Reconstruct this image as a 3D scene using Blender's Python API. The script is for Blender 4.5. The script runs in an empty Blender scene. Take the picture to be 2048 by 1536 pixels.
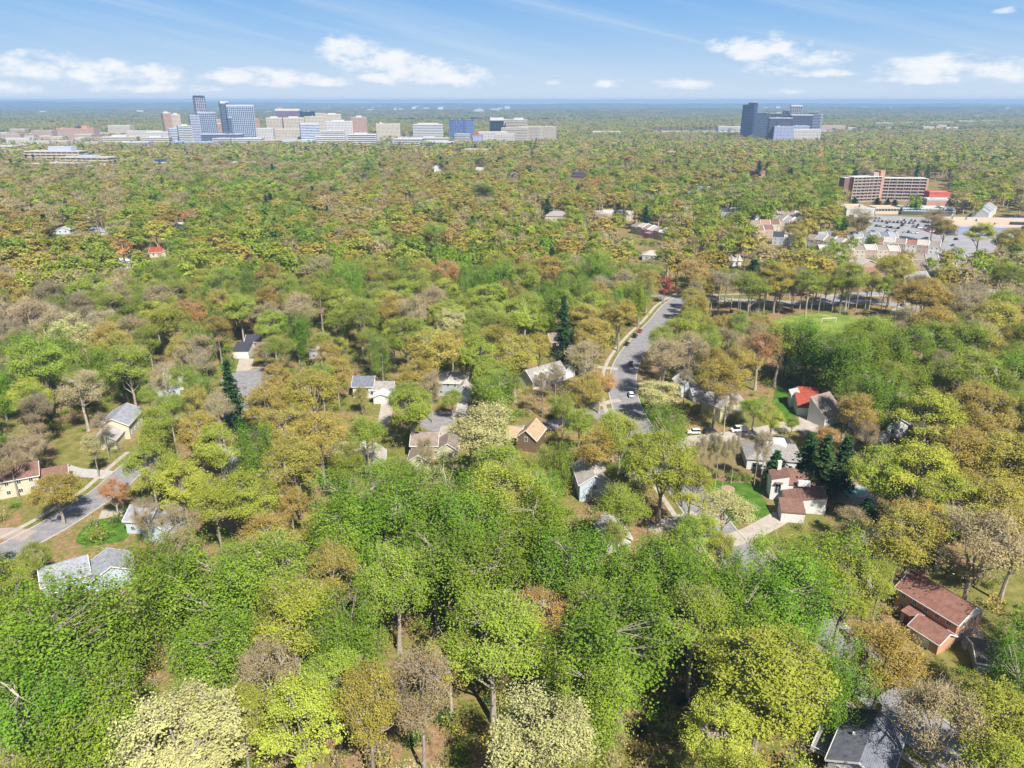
import bpy, math, random
import numpy as np
from math import sin, cos, tan, atan, atan2, radians as R, pi, hypot, degrees
from mathutils import Vector, Matrix
SC = bpy.context.scene
COL = SC.collection
random.seed(7)
# ------------------------------------------------------------------ camera model (photo pixels, 2048 wide)
F = 1472.0; H = 105.0; PITCH = atan((768-201)/F)
def ray(x, y):
    a = (x-1024)/F; b = (768-y)/F
    return a, cos(PITCH)+b*sin(PITCH), -sin(PITCH)+b*cos(PITCH)
def G(x, y, z=0.0):
    """world point seen at pixel x,y that lies at height z"""
    dx, dy, dz = ray(x, y); t = (z-H)/dz
    return Vector((dx*t, dy*t, z))
def at(x, y, Y):
    """world point seen at pixel x,y at the distance Y"""
    dx, dy, dz = ray(x, y); t = Y/dy
    return Vector((dx*t, Y, H+dz*t))
def proj(X, Y, Z):
    d = Y*cos(PITCH)-(Z-H)*sin(PITCH); u = Y*sin(PITCH)+(Z-H)*cos(PITCH)
    if d < 1: return -9999, -9999, d
    return 1024+F*X/d, 768-F*u/d, d
# ------------------------------------------------------------------ materials
def nt(mat):
    mat.use_nodes = True; t = mat.node_tree; t.nodes.clear(); return t
def node(t, typ, **kw):
    n = t.nodes.new(typ)
    for k, v in kw.items():
        if k == 'inp':
            for a, b in v.items(): n.inputs[a].default_value = b
        else: setattr(n, k, v)
    return n
def c4(c): return (c[0], c[1], c[2], 1)
MATS = {}
def mat(name, col, rough=0.8, spec=0.3, var=0.12, scale=0.6, metal=0.0, bump=0.0, col2=None, objvar=0.0, coords='Object'):
    """base colour broken up by two noises"""
    if name in MATS: return MATS[name]
    m = bpy.data.materials.new(name); t = nt(m); L = t.links
    out = node(t, 'ShaderNodeOutputMaterial'); b = node(t, 'ShaderNodeBsdfPrincipled')
    b.inputs['Roughness'].default_value = rough; b.inputs['Metallic'].default_value = metal
    b.inputs['Specular IOR Level'].default_value = spec
    tc = node(t, 'ShaderNodeTexCoord')
    n1 = node(t, 'ShaderNodeTexNoise', inp={'Scale': scale, 'Detail': 6, 'Roughness': 0.65})
    L.new(tc.outputs[coords], n1.inputs['Vector'])
    mp = node(t, 'ShaderNodeMapRange', inp={'From Min': 0.3, 'From Max': 0.7, 'To Min': 0, 'To Max': 1})
    L.new(n1.outputs['Fac'], mp.inputs['Value'])
    mx = node(t, 'ShaderNodeMix', data_type='RGBA')
    a = tuple(max(0, x*(1-var)) for x in col); c = col2 or tuple(min(1, x*(1+var)) for x in col)
    mx.inputs[6].default_value = c4(a); mx.inputs[7].default_value = c4(c)
    L.new(mp.outputs[0], mx.inputs[0])
    src = mx.outputs[2]
    if objvar:
        oi = node(t, 'ShaderNodeObjectInfo'); hs = node(t, 'ShaderNodeHueSaturation')
        mr = node(t, 'ShaderNodeMapRange', inp={'To Min': 1-objvar, 'To Max': 1+objvar})
        L.new(oi.outputs['Random'], mr.inputs['Value']); L.new(mr.outputs[0], hs.inputs['Value']); L.new(src, hs.inputs['Color']); src = hs.outputs[0]
    L.new(src, b.inputs['Base Color'])
    if bump:
        bp = node(t, 'ShaderNodeBump', inp={'Strength': bump, 'Distance': 0.1})
        n2 = node(t, 'ShaderNodeTexNoise', inp={'Scale': scale*6, 'Detail': 4}); L.new(tc.outputs[coords], n2.inputs['Vector'])
        L.new(n2.outputs['Fac'], bp.inputs['Height']); L.new(bp.outputs[0], b.inputs['Normal'])
    L.new(b.outputs[0], out.inputs[0]); MATS[name] = m
    return m
def striped(name, col, col2, step, axis=2, frac=0.12, rough=0.7, spec=0.3, noise=0.15, metal=0):
    """courses: thin dark lines every step metres (clapboard, shingle rows, slabs) over a mottled colour"""
    if name in MATS: return MATS[name]
    m = bpy.data.materials.new(name); t = nt(m); L = t.links
    out = node(t, 'ShaderNodeOutputMaterial'); b = node(t, 'ShaderNodeBsdfPrincipled')
    b.inputs['Roughness'].default_value = rough; b.inputs['Specular IOR Level'].default_value = spec; b.inputs['Metallic'].default_value = metal
    tc = node(t, 'ShaderNodeTexCoord'); sp = node(t, 'ShaderNodeSeparateXYZ'); L.new(tc.outputs['Object'], sp.inputs[0])
    d = node(t, 'ShaderNodeMath', operation='DIVIDE', inp={1: step}); L.new(sp.outputs[axis], d.inputs[0])
    fr = node(t, 'ShaderNodeMath', operation='FRACT'); L.new(d.outputs[0], fr.inputs[0])
    lt = node(t, 'ShaderNodeMath', operation='LESS_THAN', inp={1: frac}); L.new(fr.outputs[0], lt.inputs[0])
    n1 = node(t, 'ShaderNodeTexNoise', inp={'Scale': 0.9, 'Detail': 7, 'Roughness': 0.7}); L.new(tc.outputs['Object'], n1.inputs['Vector'])
    mr = node(t, 'ShaderNodeMapRange', inp={'From Min': 0.3, 'From Max': 0.7, 'To Min': 1-noise, 'To Max': 1+noise}); L.new(n1.outputs['Fac'], mr.inputs[0])
    mx = node(t, 'ShaderNodeMix', data_type='RGBA'); mx.inputs[6].default_value = c4(col); mx.inputs[7].default_value = c4(col2)
    L.new(lt.outputs[0], mx.inputs[0])
    hs = node(t, 'ShaderNodeHueSaturation'); L.new(mr.outputs[0], hs.inputs['Value']); L.new(mx.outputs[2], hs.inputs['Color'])
    L.new(hs.outputs[0], b.inputs['Base Color']); L.new(b.outputs[0], out.inputs[0]); MATS[name] = m
    return m
def facade(name, wall, glass, px, pz, fx=0.6, fz=0.55, grough=0.25):
    """curtain wall: window panes px wide in storeys of pz, in the plane of the wall (object space)"""
    if name in MATS: return MATS[name]
    m = bpy.data.materials.new(name); t = nt(m); L = t.links
    out = node(t, 'ShaderNodeOutputMaterial')
    bw = node(t, 'ShaderNodeBsdfPrincipled'); bw.inputs['Base Color'].default_value = c4(wall); bw.inputs['Roughness'].default_value = 0.8
    bg = node(t, 'ShaderNodeBsdfPrincipled'); bg.inputs['Roughness'].default_value = grough; bg.inputs['Specular IOR Level'].default_value = 0.9
    tc = node(t, 'ShaderNodeTexCoord'); sp = node(t, 'ShaderNodeSeparateXYZ'); L.new(tc.outputs['Object'], sp.inputs[0])
    ge = node(t, 'ShaderNodeNewGeometry'); sn = node(t, 'ShaderNodeSeparateXYZ')
    vt = node(t, 'ShaderNodeVectorTransform', vector_type='NORMAL', convert_from='WORLD', convert_to='OBJECT')
    L.new(ge.outputs['True Normal'], vt.inputs[0]); L.new(vt.outputs[0], sn.inputs[0])
    ab = node(t, 'ShaderNodeMath', operation='ABSOLUTE'); L.new(sn.outputs[0], ab.inputs[0])
    gt = node(t, 'ShaderNodeMath', operation='GREATER_THAN', inp={1: 0.5}); L.new(ab.outputs[0], gt.inputs[0])
    mh = node(t, 'ShaderNodeMix', data_type='FLOAT'); L.new(gt.outputs[0], mh.inputs[0]); L.new(sp.outputs[0], mh.inputs[2]); L.new(sp.outputs[1], mh.inputs[3])
    masks = []; cells = []
    for src, st, fr_ in ((mh.outputs[0], px, fx), (sp.outputs[2], pz, fz)):
        d = node(t, 'ShaderNodeMath', operation='DIVIDE', inp={1: st}); L.new(src, d.inputs[0])
        fr = node(t, 'ShaderNodeMath', operation='FRACT'); L.new(d.outputs[0], fr.inputs[0])
        fl = node(t, 'ShaderNodeMath', operation='FLOOR'); L.new(d.outputs[0], fl.inputs[0]); cells.append(fl.outputs[0])
        lt = node(t, 'ShaderNodeMath', operation='LESS_THAN', inp={1: fr_}); L.new(fr.outputs[0], lt.inputs[0]); masks.append(lt.outputs[0])
    mm = node(t, 'ShaderNodeMath', operation='MULTIPLY'); L.new(masks[0], mm.inputs[0]); L.new(masks[1], mm.inputs[1])
    cb = node(t, 'ShaderNodeCombineXYZ'); L.new(cells[0], cb.inputs[0]); L.new(cells[1], cb.inputs[1])
    wn = node(t, 'ShaderNodeTexWhiteNoise', noise_dimensions='3D'); L.new(cb.outputs[0], wn.inputs['Vector'])
    mr = node(t, 'ShaderNodeMapRange', inp={'To Min': 0.5, 'To Max': 1.5}); L.new(wn.outputs['Value'], mr.inputs[0])
    hs = node(t, 'ShaderNodeHueSaturation'); hs.inputs['Color'].default_value = c4(glass); L.new(mr.outputs[0], hs.inputs['Value']); L.new(hs.outputs[0], bg.inputs['Base Color'])
    ms = node(t, 'ShaderNodeMixShader'); L.new(mm.outputs[0], ms.inputs[0]); L.new(bw.outputs[0], ms.inputs[1]); L.new(bg.outputs[0], ms.inputs[2])
    L.new(ms.outputs[0], out.inputs[0]); MATS[name] = m
    return m
def leafmat(name, col, col2, trans=0.35, objvar=0.16):
    if name in MATS: return MATS[name]
    m = bpy.data.materials.new(name); t = nt(m); L = t.links
    out = node(t, 'ShaderNodeOutputMaterial')
    at_ = node(t, 'ShaderNodeAttribute', attribute_name='tint')
    mx = node(t, 'ShaderNodeMix', data_type='RGBA'); mx.inputs[6].default_value = c4(col); mx.inputs[7].default_value = c4(col2)
    L.new(at_.outputs['Fac'], mx.inputs[0])
    oi = node(t, 'ShaderNodeObjectInfo'); hs = node(t, 'ShaderNodeHueSaturation')
    mr = node(t, 'ShaderNodeMapRange', inp={'To Min': 1-objvar, 'To Max': 1+objvar}); L.new(oi.outputs['Random'], mr.inputs[0])
    m2 = node(t, 'ShaderNodeMath', operation='MULTIPLY', inp={1: 7.31}); L.new(oi.outputs['Random'], m2.inputs[0])
    m3 = node(t, 'ShaderNodeMath', operation='FRACT'); L.new(m2.outputs[0], m3.inputs[0])
    mh = node(t, 'ShaderNodeMapRange', inp={'To Min': 0.478, 'To Max': 0.522}); L.new(m3.outputs[0], mh.inputs[0])
    L.new(mr.outputs[0], hs.inputs['Value']); L.new(mh.outputs[0], hs.inputs['Hue']); L.new(mx.outputs[2], hs.inputs['Color'])
    d = node(t, 'ShaderNodeBsdfDiffuse'); tr = node(t, 'ShaderNodeBsdfTranslucent')
    L.new(hs.outputs[0], d.inputs[0]); L.new(hs.outputs[0], tr.inputs[0])
    ms = node(t, 'ShaderNodeMixShader', inp={0: trans}); L.new(d.outputs[0], ms.inputs[1]); L.new(tr.outputs[0], ms.inputs[2])
    L.new(ms.outputs[0], out.inputs[0]); MATS[name] = m
    return m
# ------------------------------------------------------------------ mesh helpers
class MB:
    def __init__(s): s.v = []; s.f = []; s.mi = []; s.m = 0
    def quad(s, *p):
        n = len(s.v); s.v += [tuple(q) for q in p]; s.f.append(tuple(range(n, n+len(p)))); s.mi.append(s.m)
    def box(s, x0, x1, y0, y1, z0, z1, M=None):
        n = len(s.v); P = [(x, y, z) for z in (z0, z1) for x, y in ((x0, y0), (x1, y0), (x1, y1), (x0, y1))]
        if M: P = [tuple(M @ Vector(p)) for p in P]
        s.v += P
        for f in ((3, 2, 1, 0), (4, 5, 6, 7), (0, 1, 5, 4), (1, 2, 6, 5), (2, 3, 7, 6), (3, 0, 4, 7)):
            s.f.append(tuple(n+i for i in f)); s.mi.append(s.m)
    def prism(s, poly, z0, z1):
        """poly: list of (x,y) counter-clockwise"""
        n = len(s.v); k = len(poly)
        s.v += [(x, y, z0) for x, y in poly]+[(x, y, z1) for x, y in poly]
        s.f.append(tuple(range(n+k-1, n-1, -1))); s.f.append(tuple(range(n+k, n+2*k)))
        s.mi += [s.m]*2
        for i in range(k):
            j = (i+1) % k; s.f.append((n+i, n+j, n+k+j, n+k+i)); s.mi.append(s.m)
    def tube(s, pts, rads, k=6, cap=True):
        n0 = len(s.v)
        pts = [Vector(p) for p in pts]
        for i, p in enumerate(pts):
            d = (pts[min(i+1, len(pts)-1)]-pts[max(i-1, 0)]).normalized()
            a = d.cross(Vector((0.31, 0.95, 0.05))).normalized(); b = d.cross(a)
            for j in range(k):
                q = p+(a*cos(2*pi*j/k)+b*sin(2*pi*j/k))*rads[i]; s.v.append(tuple(q))
        for i in range(len(pts)-1):
            for j in range(k):
                a = n0+i*k+j; b = n0+i*k+(j+1) % k
                s.f.append((a, b, b+k, a+k)); s.mi.append(s.m)
        if cap:
            s.f.append(tuple(n0+len(pts)*k-k+j for j in range(k))); s.mi.append(s.m)
    def build(s, name, mats, parent=None, smooth=False):
        me = bpy.data.meshes.new(name); me.from_pydata(s.v, [], s.f); me.update()
        if not isinstance(mats, (list, tuple)): mats = [mats]
        for m in mats: me.materials.append(m)
        if len(mats) > 1: me.polygons.foreach_set('material_index', s.mi)
        if smooth: me.polygons.foreach_set('use_smooth', [True]*len(me.polygons))
        o = bpy.data.objects.new(name, me); COL.objects.link(o)
        if parent: o.parent = parent
        return o
def tag(o, label=None, cat=None, group=None, kind=None):
    if label: o['label'] = label
    if cat: o['category'] = cat
    if group: o['group'] = group
    if kind: o['kind'] = kind
    return o
def empty(name, loc, rz=0, **kw):
    o = bpy.data.objects.new(name, None); COL.objects.link(o); o.location = loc; o.rotation_euler = (0, 0, rz)
    o.empty_display_size = 0.5
    return tag(o, **kw)
def meshobj(name, me, parent, loc=(0, 0, 0), rz=0):
    o = bpy.data.objects.new(name, me); COL.objects.link(o); o.parent = parent; o.location = loc; o.rotation_euler = (0, 0, rz); return o
def kids(o): return [c for c in o.children]
def copy_tree(o, parent=None):
    c = o.copy(); COL.objects.link(c); c.parent = parent
    for ch in kids(o): copy_tree(ch, c)
    return c
HAZE = 1.05e-4; EXPO = 0.72; DENOISE = True; DBG = False
# ------------------------------------------------------------------ trees
BARK = mat('bark', (0.33, 0.28, 0.23), rough=0.95, spec=0.1, var=0.35, scale=1.2, objvar=0.25)
BARKD = mat('bark_dark', (0.13, 0.10, 0.08), rough=0.95, spec=0.1, var=0.3, scale=1.2, objvar=0.2)
TWIG = mat('twigs', (0.38, 0.30, 0.21), rough=0.95, spec=0.1, var=0.2, scale=0.5, objvar=0.2)
#        leaf colour a, leaf colour b (tint), bark, form
KIND = {
 'G': dict(c=((0.130, 0.235, 0.022), (0.260, 0.385, 0.040)), nt=270, nl=76, ls=0.148, rc=1.25, lobes=0, top=1.0, twig=700),
 'L': dict(c=((0.27, 0.345, 0.035), (0.45, 0.52, 0.080)), nt=340, nl=56, ls=0.135, rc=0.78, lobes=42, top=0.9, twig=450),
 'O': dict(c=((0.33, 0.27, 0.050), (0.52, 0.435, 0.095)), nt=340, nl=50, ls=0.130, rc=0.78, lobes=42, top=0.85, twig=650),
 'C': dict(c=((0.45, 0.45, 0.16), (0.62, 0.61, 0.27)), nt=300, nl=44, ls=0.135, rc=0.75, lobes=38, top=0.9, twig=900),
 'V': dict(c=((0.20, 0.27, 0.028), (0.35, 0.42, 0.052)), nt=300, nl=48, ls=0.132, rc=1.10, lobes=24, top=1.0, twig=900),
 'B': dict(c=((0.34, 0.29, 0.12), (0.48, 0.41, 0.17)), nt=330, nl=15, ls=0.135, rc=1.05, lobes=24, top=0.9, twig=2600),
 'R': dict(c=((0.42, 0.235, 0.075), (0.57, 0.34, 0.11)), nt=300, nl=26, ls=0.145, rc=0.85, lobes=34, top=0.85, twig=1500),
 'K': dict(c=((0.58, 0.22, 0.36), (0.72, 0.35, 0.50)), nt=90, nl=48, ls=0.22, rc=0.7, lobes=12, top=0.8, twig=200),
 'X': dict(c=((0.34, 0.055, 0.035), (0.50, 0.10, 0.06)), nt=90, nl=40, ls=0.22, rc=0.7, lobes=12, top=0.8, twig=200),
 'P': dict(c=((0.025, 0.072, 0.023), (0.070, 0.140, 0.042))),
}
LM = {k: leafmat('leaves_'+k, tuple(x*(.72 if k in 'GLOVB' else .85) for x in v['c'][0]), v['c'][1], trans=(0.15 if k == 'P' else 0.22)) for k, v in KIND.items()}
def leaf_arrays(rg, C, size, tint, up=0.6, outc=None, outw=0.6):
    """diamond leaves round the centres C"""
    n = len(C)
    nr = rg.normal(size=(n, 3)); nr /= np.linalg.norm(nr, axis=1)[:, None]
    nr[:, 2] = np.abs(nr[:, 2])
    nr += np.array([0, 0, up])
    if outc is not None:
        o = C-outc; o /= (np.linalg.norm(o, axis=1)[:, None]+1e-6); nr += outw*o
    nr /= np.linalg.norm(nr, axis=1)[:, None]
    a = np.cross(nr, rg.normal(size=(n, 3))); a /= np.linalg.norm(a, axis=1)[:, None]
    b = np.cross(nr, a)
    s = size*(0.65+0.7*rg.random(n))[:, None]
    V = np.stack([C+a*s, C+b*s*0.7, C-a*s, C-b*s*0.7], axis=1).reshape(-1, 3)
    return V, tint
def mesh_quads(name, V, mats, tint=None, extra=None):
    """V: 4n x 3 quad corners; extra: an MB added in front with material index 1"""
    nq = len(V)//4; ev = np.zeros((0, 3)); ef = []
    if extra: ev = np.array(extra.v); ef = extra.f
    me = bpy.data.meshes.new(name)
    nv = len(V)+len(ev); nl = 4*nq+sum(len(f) for f in ef); nf = nq+len(ef)
    me.vertices.add(nv); me.loops.add(nl); me.polygons.add(nf)
    me.vertices.foreach_set('co', np.concatenate([V, ev]).astype(np.float32).ravel())
    li = np.concatenate([np.arange(4*nq)]+([np.array([i+4*nq for f in ef for i in f])] if ef else [])).astype(np.int32)
    me.loops.foreach_set('vertex_index', li)
    sz = np.array([4]*nq+[len(f) for f in ef]); st = np.concatenate([[0], np.cumsum(sz)[:-1]])
    me.polygons.foreach_set('loop_start', st.astype(np.int32))
    mi = np.array([0]*nq+[1]*len(ef), dtype=np.int32)
    for m in mats: me.materials.append(m)
    if len(mats) > 1: me.polygons.foreach_set('material_index', mi)
    me.update(calc_edges=True)
    if tint is not None:
        a = me.attributes.new('tint', 'FLOAT', 'FACE'); a.data.foreach_set('value', np.concatenate([tint, np.zeros(len(ef))]).astype(np.float32))
    return me
def grow(kind, seed, lod):
    """a broadleaf tree 22 m tall, crown radius 6.5 m: returns (woody MB, leaf V, leaf tint)"""
    k = KIND[kind]; rg = np.random.default_rng(seed*7+ord(kind)); rnd = random.Random(seed*13+ord(kind))
    h = 22.0; cr = 6.5; base = 6.0 if kind == 'G' else 7.5
    if kind in 'KX': base = 4.5
    nt_ = {0: k['nt'], 1: k['nt']*2//5, 2: 34}[lod]
    c = np.array([0, 0, (h+base)/2]); rad = np.array([cr, cr, (h-base)/2])
    # terminals
    nlob = k['lobes']
    if nlob:
        d = rg.normal(size=(nlob, 3)); d[:, 2] = np.abs(d[:, 2])*1.25-0.55
        d /= np.linalg.norm(d, axis=1)[:, None]
        lob = c+d*rad*(0.60+0.16*rg.random(nlob))[:, None]
        i = rg.integers(0, nlob, nt_)
        q = rg.normal(size=(nt_, 3)); q /= np.linalg.norm(q, axis=1)[:, None]
        q[:, 2] = np.abs(q[:, 2])*1.1-0.25
        T = lob[i]+q*np.array([2.0, 2.0, 1.6])*(rg.random((nt_, 1))**0.4)
        lobt = rg.random(nlob)[i]
    else:
        nst = 11; ang = rg.random(nst)*2*pi; rr = np.sqrt(rg.random(nst))*0.80*cr
        i = rg.integers(0, nst, nt_); zz = rg.random(nt_)**0.75
        hh = rg.uniform(0.72, 1.0, nst)[i]
        prof = np.sqrt(np.clip(1-np.abs((zz*hh-0.42)/0.62)**2.3, 0.02, 1))
        T = np.stack([np.cos(ang[i])*rr[i]*(0.75+0.35*zz)+rg.normal(size=nt_)*1.25*prof, np.sin(ang[i])*rr[i]*(0.75+0.35*zz)+rg.normal(size=nt_)*1.25*prof, base*0.8+zz*hh*(h-base*0.8)], axis=1)
        lobt = rg.random(nst)[i]
    T = T.astype(float)
    W = MB()
    # trunk
    lean = (rnd.uniform(-.8, .8), rnd.uniform(-.8, .8)); tp = []; n = 7 if lod == 0 else 4
    ht = h*0.80
    for j in range(n):
        f = j/(n-1); tp.append((lean[0]*f*f+rnd.uniform(-.12, .12)*(j > 0), lean[1]*f*f+rnd.uniform(-.12, .12)*(j > 0), ht*f))
    ks = {0: 7, 1: 4, 2: 3}[lod]
    W.tube(tp, [0.40*(1-0.80*j/(n-1))*(1.25 if j == 0 else 1) for j in range(n)], ks)
    nodes = [Vector(p) for p in tp if p[2] > base*0.8]
    nlimb = {0: 9, 1: 6, 2: 0}[lod]
    for j in range(nlimb):
        z0 = rnd.uniform(base*0.75, ht*0.8); f = z0/ht; s = Vector((lean[0]*f*f, lean[1]*f*f, z0))
        tgt = Vector(T[rnd.randrange(nt_)]); m_ = s.lerp(tgt, 0.45)+Vector((rnd.uniform(-.5, .5), rnd.uniform(-.5, .5), -0.4))
        m2 = s.lerp(tgt, 0.75)+Vector((rnd.uniform(-.5, .5), rnd.uniform(-.5, .5), 0.1))
        r = 0.17*(1.15-f*0.6)
        W.tube([s, m_, m2, tgt], [r, r*.7, r*.45, r*.12], 5 if lod == 0 else 3, cap=False)
        nodes += [m_, m2, s.lerp(m_, .6)]
    if nodes and lod < 2:
        N = np.array([tuple(p) for p in nodes])
        for j in range(nt_ if lod == 0 else nt_//2):
            d = np.linalg.norm((N-T[j])*np.array([1, 1, 0.7])+np.array([0, 0, 0]), axis=1)+np.where(N[:, 2] > T[j][2], 3, 0)
            b = Vector(N[int(np.argmin(d))]); e = Vector(T[j]); m_ = b.lerp(e, 0.55)+Vector((rnd.uniform(-.4, .4), rnd.uniform(-.4, .4), rnd.uniform(-.5, .1)))
            W.tube([b, m_, e], [0.075, 0.05, 0.015], 3, cap=False)
    # fine twigs as thin slivers
    ntw = {0: k['twig'], 1: k['twig']//9, 2: k['twig']//60}[lod]
    wid = {0: 0.028, 1: 0.08, 2: 0.22}[lod]; ln = {0: 1.0, 1: 1.3, 2: 1.9}[lod]
    tv = None
    if ntw:
        i = rg.integers(0, nt_, ntw); s = T[i]+rg.normal(size=(ntw, 3))*k['rc']*0.5; d = rg.normal(size=(ntw, 3))+np.array([0, 0, 0.7]); d += 0.35*(T[i]-c)/rad
        d /= np.linalg.norm(d, axis=1)[:, None]; e = s+d*ln*(0.6+0.8*rg.random((ntw, 1)))
        w = np.cross(d, rg.normal(size=(ntw, 3))); w /= np.linalg.norm(w, axis=1)[:, None]; w *= wid
        tv = np.stack([s-w, s+w, e+w*.4, e-w*.4], axis=1).reshape(-1, 3)
        for q in range(ntw):
            nn = len(W.v); W.v += [tuple(x) for x in tv[4*q:4*q+4]]; W.f.append((nn, nn+1, nn+2, nn+3)); W.mi.append(1)
    # leaves
    per = {0: k['nl'], 1: max(3, k['nl']//5), 2: max(2, k['nl']//10)}[lod]
    size = {0: k['ls'], 1: k['ls']*3.7, 2: k['ls']*8.4}[lod]
    rc = k['rc']*{0: 1, 1: 1.1, 2: 1.5}[lod]
    if kind == 'G': stretch = np.array([0.8, 0.8, 1.5])
    else: stretch = np.array([1, 1, 0.75])
    C = (T[:, None, :]+rg.normal(size=(nt_, per, 3))*rc*0.62*stretch*rg.uniform(.5, 1.6, (nt_, 1, 1))).reshape(-1, 3)
    tint = np.clip(0.5*np.repeat(lobt, per)+0.3*np.repeat(rg.random(nt_), per)+(0.35 if lod == 0 else 0.15)*rg.random(nt_*per)-(0.05 if lod == 0 else -0.05), 0, 1)
    V, tint = leaf_arrays(rg, C, size, tint, up=0.5 if lod == 0 else 0.25, outc=c-np.array([0, 0, 2.5]), outw=(0.75, 1.7, 2.4)[lod])
    return W, V, tint
def grow_conifer(seed, lod):
    rg = np.random.default_rng(seed); W = MB(); h = 22.0
    W.tube([(0, 0, 0), (0, 0, h*.5), (0, 0, h*.97)], [.32, .2, .03], 6 if lod == 0 else 3)
    Cs = []; ts = []
    nlay = {0: 30, 1: 18, 2: 9}[lod]
    for i in range(nlay):
        f = (i+rg.random()*.5)/nlay; z = 2.0+f*(h-2.2); r = (4.9*(1-f)**0.75+.25)*rg.uniform(.6, 1.2)
        nb = max(3, int({0: 11, 1: 7, 2: 4}[lod]*(1-f*.5)))
        for j in range(nb):
            a = rg.random()*2*pi; L = r*rg.uniform(.65, 1.1)
            if lod == 0: W.tube([(0, 0, z), (cos(a)*L, sin(a)*L, z-.12*L)], [.05, .015], 3, cap=False)
            n = {0: 16, 1: 7, 2: 3}[lod]; u = rg.random(n)**0.6
            P = np.stack([np.cos(a)*L*u, np.sin(a)*L*u, z-.16*L*u*u+0.1*L*u], 1)+rg.normal(size=(n, 3))*np.array([.34, .34, .16])*(1+.0*u[:, None])
            Cs.append(P); ts.append(np.full(n, rg.random())*.6+rg.random(n)*.4)
    C = np.concatenate(Cs); V, t_ = leaf_arrays(rg, C, {0: .36, 1: .75, 2: 1.5}[lod], np.concatenate(ts), up=.9)
    return W, V, t_
def proto_parts(kind, seed):
    """two meshes, trunk and crown"""
    W, V, t_ = grow_conifer(seed, 0) if kind == 'P' else grow(kind, seed, 0)
    cm = mesh_quads('crown', V, [LM[kind]], t_)
    tm = bpy.data.meshes.new('trunk'); tm.from_pydata(W.v, [], W.f); tm.materials.append(BARKD if kind == 'P' else BARK); tm.materials.append(TWIG)
    tm.polygons.foreach_set('material_index', W.mi); tm.update()
    return tm, cm
def proto_joined(kind, seed, lod):
    W, V, t_ = grow_conifer(seed, lod) if kind == 'P' else grow(kind, seed, lod)
    me = mesh_quads('tree_form', V, [LM[kind], (BARKD if kind == 'P' else (TWIG if lod else BARK))], t_, W)
    return bpy.data.objects.new('tree_form', me)
KINDS = 'GLOCVBRKXP'
NVAR = {0: 3, 1: 2, 2: 2}
# ------------------------------------------------------------------ ground, roads, lawns
S = H/95.0
def rgbramp(t, pts):
    n = node(t, 'ShaderNodeValToRGB'); e = n.color_ramp.elements
    while len(e) < len(pts): e.new(0.5)
    for i, (p, c) in enumerate(pts): e[i].position = p; e[i].color = c4(c)
    return n
def ground_mat():
    m = bpy.data.materials.new('forest_floor'); t = nt(m); L = t.links
    out = node(t, 'ShaderNodeOutputMaterial'); b = node(t, 'ShaderNodeBsdfPrincipled'); b.inputs['Roughness'].default_value = 0.95; b.inputs['Specular IOR Level'].default_value = 0.1
    g = node(t, 'ShaderNodeNewGeometry')
    n1 = node(t, 'ShaderNodeTexNoise', inp={'Scale': 0.045, 'Detail': 4, 'Roughness': 0.6}); n2 = node(t, 'ShaderNodeTexNoise', inp={'Scale': 0.9, 'Detail': 6, 'Roughness': 0.75}); n3 = node(t, 'ShaderNodeTexNoise', inp={'Scale': 0.25, 'Detail': 5, 'Roughness': 0.7})
    for n in (n1, n2, n3): L.new(g.outputs['Position'], n.inputs['Vector'])
    litter = rgbramp(t, [(0.3, (0.13, 0.08, 0.045)), (0.5, (0.27, 0.17, 0.095)), (0.7, (0.42, 0.28, 0.17))]); L.new(n2.outputs['Fac'], litter.inputs[0])
    grass = rgbramp(t, [(0.3, (0.09, 0.10, 0.025)), (0.5, (0.16, 0.17, 0.04)), (0.7, (0.25, 0.23, 0.07))]); L.new(n2.outputs['Fac'], grass.inputs[0])
    mx = node(t, 'ShaderNodeMix', data_type='RGBA'); f = node(t, 'ShaderNodeMath', operation='ADD'); L.new(n1.outputs['Fac'], f.inputs[0]); L.new(n3.outputs['Fac'], f.inputs[1])
    mr = node(t, 'ShaderNodeMapRange', inp={'From Min': 0.9, 'From Max': 1.1}); L.new(f.outputs[0], mr.inputs[0])
    L.new(mr.outputs[0], mx.inputs[0]); L.new(litter.outputs[0], mx.inputs[6]); L.new(grass.outputs[0], mx.inputs[7])
    L.new(mx.outputs[2], b.inputs['Base Color']); L.new(b.outputs[0], out.inputs[0]); return m
GX, GY0, GY1 = 17000, -600, 17500
mb = MB(); mb.quad((-GX, GY0, 0), (GX, GY0, 0), (GX, GY1, 0), (-GX, GY1, 0))
tag(mb.build('ground', ground_mat()), kind='structure')
ASPH = mat('asphalt', (0.25, 0.24, 0.25), rough=0.9, spec=0.2, var=0.24, scale=0.5)
ASPHP = mat('asphalt_pale', (0.30, 0.29, 0.30), rough=0.9, spec=0.2, var=0.2, scale=0.1)
CONC = mat('concrete', (0.42, 0.37, 0.315), rough=0.9, spec=0.2, var=0.16, scale=0.4)
CONCG = mat('concrete_grey', (0.42, 0.40, 0.38), rough=0.9, spec=0.2, var=0.12, scale=0.5)
LAWN = mat('lawn', (0.055, 0.15, 0.016), rough=0.95, spec=0.1, var=0.35, scale=0.35, col2=(0.11, 0.21, 0.03))
LAWNY = mat('lawn_dry', (0.15, 0.17, 0.035), rough=0.95, spec=0.1, var=0.35, scale=0.3, col2=(0.27, 0.24, 0.08))
MULCH = mat('mulch', (0.27, 0.17, 0.10), rough=0.95, spec=0.1, var=0.35, scale=0.8, col2=(0.24, 0.21, 0.08))
PAINT = mat('road_paint', (0.7, 0.7, 0.68), rough=0.7, var=0.15, scale=1.0)
TURF = mat('field_turf', (0.13, 0.24, 0.035), rough=0.95, spec=0.1, var=0.3, scale=0.12, col2=(0.29, 0.33, 0.075))
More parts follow.
